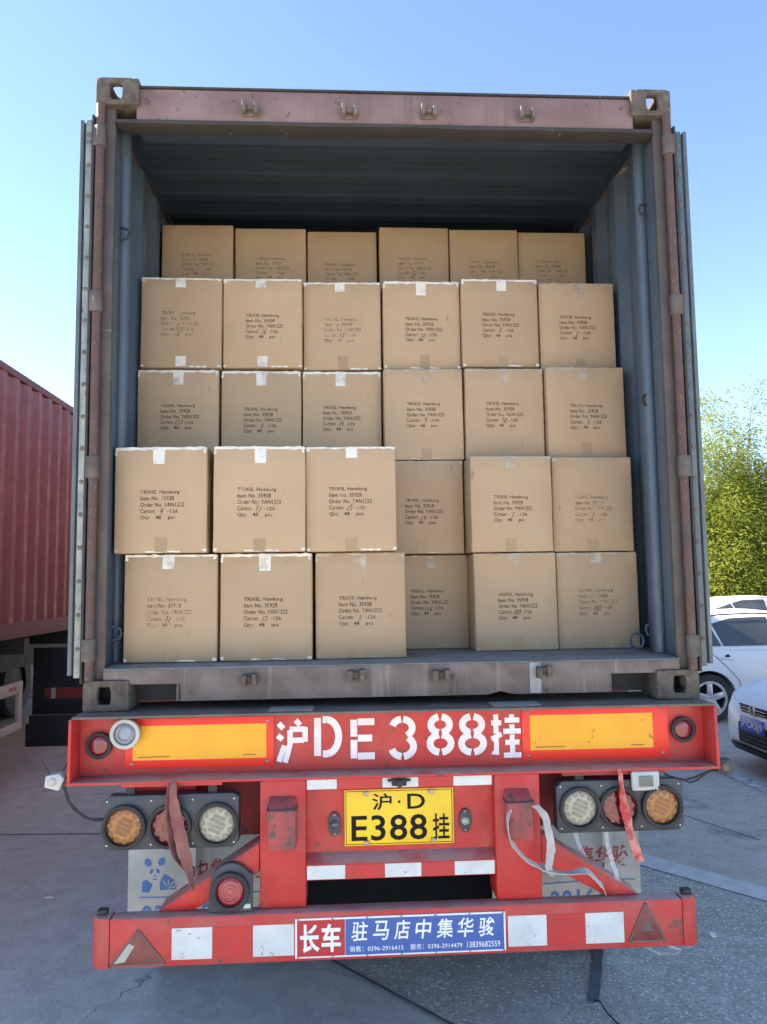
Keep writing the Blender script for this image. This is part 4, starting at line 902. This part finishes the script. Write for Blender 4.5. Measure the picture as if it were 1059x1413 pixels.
def make_car():
    C = empty('car', (0, 0, 0)); n = 72; xs = [-2.14+4.27*i/n for i in range(n+1)]; ring = []
    for x in xs:
        hw, zl, zt = lerp_tab(BODY, x); h = zt-zl
        half = [(0, zl), (hw*.80, zl), (hw*.95, zl+.05*h), (hw*.985, zl+.18*h), (hw, zl+.38*h), (hw*1.0, zl+.58*h), (hw*.985, zl+.72*h), (hw*.975, zl+.80*h), (hw*.94, zl+.93*h), (hw*.88, zt-.005), (hw*.6, zt+.012), (0, zt+.022)]
        ring.append([(x, y, z) for y, z in half]+[(x, -y, z) for y, z in half[-2:0:-1]])
    m = len(ring[0]); mb = MB(); vs = [p for r in ring for p in r]
    mb.add(vs, [(k*m+i, k*m+(i+1) % m, (k+1)*m+(i+1) % m, (k+1)*m+i) for k in range(n) for i in range(m)]+[tuple(range(m)), tuple(n*m+i for i in range(m))[::-1]])
    body = mb.build('body', 'carwhite', C, smooth=True)
    bb = bmesh.new(); bb.from_mesh(body.data); bmesh.ops.recalc_face_normals(bb, faces=bb.faces); bb.to_mesh(body.data); bb.free()
    cut = MB()
    for x in (-1.30, 1.28): cut.cyl((x, -1.2, .335), .365, 2.4, 'y', 40)
    co = cut.build('wheel_arch', 'carblack'); bb = bmesh.new(); bb.from_mesh(co.data); bmesh.ops.recalc_face_normals(bb, faces=bb.faces); bb.to_mesh(co.data); bb.free()
    bo = body.modifiers.new('arch', 'BOOLEAN'); bo.object = co; bo.operation = 'DIFFERENCE'; bo.solver = 'EXACT'
    bpy.context.view_layer.update(); me = bpy.data.meshes.new_from_object(body.evaluated_get(bpy.context.evaluated_depsgraph_get()))
    body.modifiers.clear(); body.data = me; me.polygons.foreach_set('use_smooth', [True]*len(me.polygons)); me.set_sharp_from_angle(angle=R(42))
    bpy.data.objects.remove(co)
    MB().box(-1.75, 1.75, -.55, .55, .19, .80).build('underbody', 'carblack', C)
    mb = MB(); xs = [-2.06+3.04*i/48 for i in range(49)]; ring = []
    for x in xs:
        wb, wr, zb_, zr = lerp_tab(CAB, x)
        half = [(wb, zb_-.02), (wb+(wr-wb)*.5, zb_+(zr-.05-zb_)*.5), (wr, max(zb_, zr-.05)), (wr*.93, max(zb_, zr-.018)), (wr*.6, zr+.004), (0, zr+.012)]
        ring.append([(x, y, z) for y, z in half]+[(x, -y, z) for y, z in half[-2::-1]])
    m = len(ring[0]); mb.add([p for r in ring for p in r], [(k*m+i, k*m+i+1, (k+1)*m+i+1, (k+1)*m+i) for k in range(48) for i in range(m-1)])
    mb.build('cabin', 'carwhite', C, smooth=True)
    def top(x): return min(lerp_tab(CAB, x)[3]-.075, 1.405-.27*max(0, -.7-x))
    def pane(xa, xb, name, sa=0, sb=0, n=12):
        for s in (-1, 1):
            g = MB(); a = []; b = []
            for i in range(n+1):
                x = xa+(xb-xa)*i/n; sl = sa+(sb-sa)*i/n; zl = 1.02 if x < .2 else 1.02-.03*(x-.2); zt = max(zl+.004, top(x)); a.append((x, s*(side_y(x, zl)+.006), zl)); b.append((x+sl*(zt-zl), s*(side_y(x+sl*(zt-zl), zt)+.006), zt))
            g.add(a+b, [(i, i+1, n+2+i, n+1+i) for i in range(n)]); g.build(name, 'carglass', C)
    pane(-1.72, -1.07, 'quarter_window', 0, -.30); pane(-1.035, -.30, 'side_window', -.30, -.06); pane(-.23, .66, 'side_window', -.06, -.3)
    for xa, xb, name in ((.20, .92, 'windscreen'), (-2.00, -1.68, 'rear_window')):
        g = MB(); n = 8; vs = []
        for i in range(n+1):
            x = xa+(xb-xa)*i/n; wb, wr, zb_, zr = lerp_tab(CAB, x)
            for k in range(9): y = (k/4-1)*wr*.88; vs.append((x, y, zr+.018-.010*(k/4-1)**2))
        g.add(vs, [(i*9+k, i*9+k+1, (i+1)*9+k+1, (i+1)*9+k) for i in range(n) for k in range(8)]); g.build(name, 'carglass', C, smooth=True)
    for x in (-1.30, 1.28):
        for s in (-1, 1):
            t = MB(); r = .325; n = 40; vs = []; y0 = s*.865
            for rr, d in ((.235, 0), (.300, .006), (r, -.025), (r, -.19), (.26, -.21)):
                for i in range(n): a = 2*math.pi*i/n; vs.append((x+rr*math.cos(a), y0+s*d, .325+rr*math.sin(a)))
            t.add(vs, [(k*n+i, k*n+(i+1) % n, (k+1)*n+(i+1) % n, (k+1)*n+i) for k in range(4) for i in range(n)]); wh = t.build('wheel', 'tyre', C, smooth=True)
            MB().ring((x, y0, .325), .205, .238, -.05 if s > 0 else 0, .002 if s > 0 else .05, 36).build('rim', 'rim', wh, bevel=.004)
            MB().cyl((x, y0-s*.07-.01, .325), .22, .02, 'y', 30).build('brake_disc', 'carblack', wh)
            for k in range(5):
                a = math.pi*2*(k+.25)/5; ca, sa = math.cos(a), math.sin(a); q = [(0, -.045), (.21, -.036), (.21, .036), (0, .045)]
                MB().prism([(x+u*ca-v*sa, .325+u*sa+v*ca) for u, v in q], y0-s*.030, y0-s*.004).build('spoke', 'rim', wh, bevel=.004)
    def seam(pts, s):
        MB().strokes([pts], .007, lambda a, b: (a, s*(bside(a, b)+.008), b)).build('door_seam', 'carblack', C)
    def bside(x, z):
        hw, zl, zt = lerp_tab(BODY, x); t = (z-zl)/(zt-zl); pts = [(0, .80), (.05, .95), (.18, .985), (.38, 1), (.58, 1), (.72, .985), (.80, .975), (.93, .94), (1, .88)]
        for (a, p), (b, q) in zip(pts, pts[1:]):
            if a <= t <= b: return hw*(p+(q-p)*(t-a)/(b-a))
        return hw*.88
    for s in (-1, 1):
        seam([(-1.28, .97), (-1.16, .86), (-1.02, .72), (-.90, .58), (-.86, .45), (-.84, .30)], s); seam([(-.26, .95), (-.25, .6), (-.25, .28)], s); seam([(.80, .92), (.84, .6), (.82, .28)], s); seam([(-.84, .29), (0, .27), (.82, .28)], s)
        for x in (-1.02, -.05):
            z = .86; y = bside(x, z); h = MB(); h.box(x-.09, x+.09, min(s*y, s*(y+.028)), max(s*y, s*(y+.028)), z-.014, z+.016); h.build('door_handle', 'carwhite', C, bevel=.010)
            MB().dome((x+.0, s*(y+.0015), z+.018), .035, .002, 14, 2, (0, s, 0)).build('handle_recess', 'carblack', C)
        g = MB(); g.box(.62, .80, min(s*.84, s*1.02), max(s*.84, s*1.02), .965, 1.09); g.build('door_mirror', 'carwhite', C, bevel=.03)
        hw, zl, zt = lerp_tab(BODY, 1.9)
        g = MB(); g.add([(2.035, s*.53, .62), (1.965, s*.66, .64), (1.80, s*.80, .70), (1.79, s*.795, .75), (1.955, s*.65, .715), (2.025, s*.52, .68)], [(0, 1, 4, 5), (1, 2, 3, 4)]); o = g.build('headlight', 'bluelens', C)
        so = o.modifiers.new('t', 'SOLIDIFY'); so.thickness = .02; so.offset = 0
        g = MB(); g.box(-2.135, -2.0, min(s*.50, s*.74), max(s*.50, s*.74), .80, .94); g.build('tail_light', 'ruby', C, bevel=.02)
        MB().strokes([[(x, lerp_tab(CAB, x)[3]-.02) for x in (-1.5, -1.0, -.5, 0)]], .02, lambda a, b: (a, s*(side_y(a, b)+.012), b)).build('roof_rail', 'carblack', C)
    # nose: grille, lower intake, emblem, plate
    def nose(x_, w1, w2, w3): return [(x_-.24, -w3), (x_-.085, -w2), (x_, -w1), (x_, w1), (x_-.085, w2), (x_-.24, w3)]
    go = MB().prism(nose(2.125, .22, .46, .62), .600, .665, 'z').build('grille', 'carblack', C, bevel=.008)
    for z in (.618, .648): MB().prism(nose(2.129, .22, .46, .62), z, z+.006, 'z').build('grille_bar', 'chrome', go)
    lo = MB().prism(nose(2.140, .26, .50, .70), .30, .50, 'z').build('lower_intake', 'carblack', C, bevel=.012)
    for z in (.335, .375, .415, .455): MB().prism(nose(2.144, .26, .50, .70), z, z+.008, 'z').build('intake_slat', 'rubbergrey', lo)
    MB().prism(nose(2.165, .30, .55, .76), .225, .262, 'z').build('front_lip', 'carblack', C, bevel=.010)
    e = MB(); e.ring((2.128, 0, .640), .042, .052, 0, .012, 24, 'x'); o = e.build('emblem', 'chrome', C)
    MB().cyl((2.122, 0, .640), .042, .008, 'x', 24).build('emblem_disc', 'carblack', o); em = MB()
    em.strokes([[(-.026, .026), (0, -.004), (.026, .026)], [(-.034, .012), (-.014, -.032), (0, -.004), (.014, -.032), (.034, .012)]], .007, lambda a, b: (2.134, a, .640+b)); em.build('emblem_letters', 'chrome', o)
    p = MB().box(2.142, 2.150, -.22, .22, .45-.02, .45+.12).build('front_plate', 'blueplate', C, bevel=.002)
    put(MB(), '沪CR3J9', .02, -.20, .20, .45, .45+.10, lambda a, b: (2.1515, -a*-1, b)).build('plate_lettering', 'signwhite', p)
    MB().box(-2.16, -2.13, -.22, .22, .62, .75).build('rear_plate', 'blueplate', C)
    return C
car = make_car()
car.location = (6.02, 8.065, 0); car.rotation_euler = (0, 0, 0)
tag(car, 'white car parked side-on right beside the container, its rear wheel showing', 'car', 'parked white cars')
c2 = copy_tree(car); c2.location = (5.93, 4.42, 0); c2.rotation_euler = (0, 0, R(180)); tag(c2, 'white car nosing in with black grille and blue number plate', 'car')
c3 = copy_tree(car); c3.location = (10.8, 16.6, 0); c3.rotation_euler = (0, 0, 0); tag(c3, 'white car farther back in front of the bamboo, mostly its roof showing', 'car')
c3.scale = (1.06, 1.0, 1.0)

# ------------------------------------------------------------------ bamboo behind the cars
def bamboo(x, y, h, rad, seed, label, nleaf=15000):
    B = empty('bamboo', (x, y, 0)); tag(B, label, 'bamboo', 'bamboo along the car park'); g = np.random.default_rng(seed); rr = random.Random(seed)
    tips = []
    for k in range(11):
        a = rr.uniform(0, 6.28); r0 = rad*.25*math.sqrt(rr.random()); lean = rad*rr.uniform(.15, .75); hh = h*(rr.uniform(.9, 1.0) if k < 3 else rr.uniform(.50, .74))
        pts = [(x+math.cos(a)*(r0+lean*t**2.2), y+math.sin(a)*(r0+lean*t**2.2), hh*t*(1-.10*t*t)) for t in [i/7 for i in range(8)]]
        MB().tube(pts, .035, 6, .006).build('stem', 'trunk', B, smooth=True); tips.append(pts)
    # leaf sprays hang from side branches all along the stems
    C = []; D = []; pale = []
    ns = nleaf//22
    for s in range(ns):
        P_ = tips[rr.randrange(len(tips))]; t = .10+.90*rr.random()**.85; i = min(6, int(t*7)); f = t*7-i
        c = np.array(P_[i])*(1-f)+np.array(P_[i+1])*f
        a = rr.uniform(0, 6.28); out = rad*(.78*(1-t)**.45+.10)*rr.random()**.6
        c = c+np.array([math.cos(a)*out, math.sin(a)*out, rr.uniform(-.3, .3)]); c[2] = max(c[2], .25)
        dense = 22 if t < .8 else 7; spread = .26 if t < .8 else .17
        for q in range(dense):
            C.append(c+g.normal(0, 1, 3)*[spread, spread, spread*.55]); an = a+rr.gauss(0, 1.1); dr = rr.uniform(-.9, .15)
            D.append((math.cos(an)*math.cos(dr), math.sin(an)*math.cos(dr), math.sin(dr)))
    C = np.array(C); D = np.array(D); n = len(C); ln = g.uniform(.09, .17, (n, 1)); wd = ln*g.uniform(.11, .16, (n, 1))
    NN = np.stack([C[:, 0]-x, C[:, 1]-y, 0*C[:, 2]], 1); NN /= np.linalg.norm(NN, axis=1, keepdims=True)+1e-6; NN = NN*.7+np.array([0, 0, .75])+g.normal(0, .42, (n, 3))
    S = np.cross(D, NN); S /= np.linalg.norm(S, axis=1, keepdims=True)
    C[:, 2] = np.maximum(C[:, 2], .2); C -= np.array([x, y, 0])
    V = np.stack([C, C+D*ln*.4+S*wd, C+D*ln, C+D*ln*.4-S*wd], 1).reshape(-1, 3)
    me = bpy.data.meshes.new('crown'); me.from_pydata(V.tolist(), [], np.arange(4*n).reshape(-1, 4).tolist()); me.materials.append(MT['leaf'])
    o = bpy.data.objects.new('crown', me); COL.objects.link(o); o.parent = B
for i, (x, y, h, rad, lb) in enumerate(((10.6, 21.5, 7.2, 2.1, 'bamboo clump partly hidden behind the container door edge'), (13.4, 22.6, 9.5, 2.5, 'tallest bamboo clump with a thin feathery top'), (15.8, 21.6, 8.6, 2.3, 'broad bamboo clump at the picture edge'),
                                     (12.2, 20.6, 5.2, 1.8, 'low bushy bamboo in front of the tall clump'), (14.8, 20.4, 4.8, 1.9, 'low bamboo right behind the far car roof'), (18.2, 22.5, 8.2, 2.3, 'bamboo clump farthest from the container'))):
    bamboo(x, y, h, rad, 40+i, lb, 110000 if i in (1, 2) else 80000)
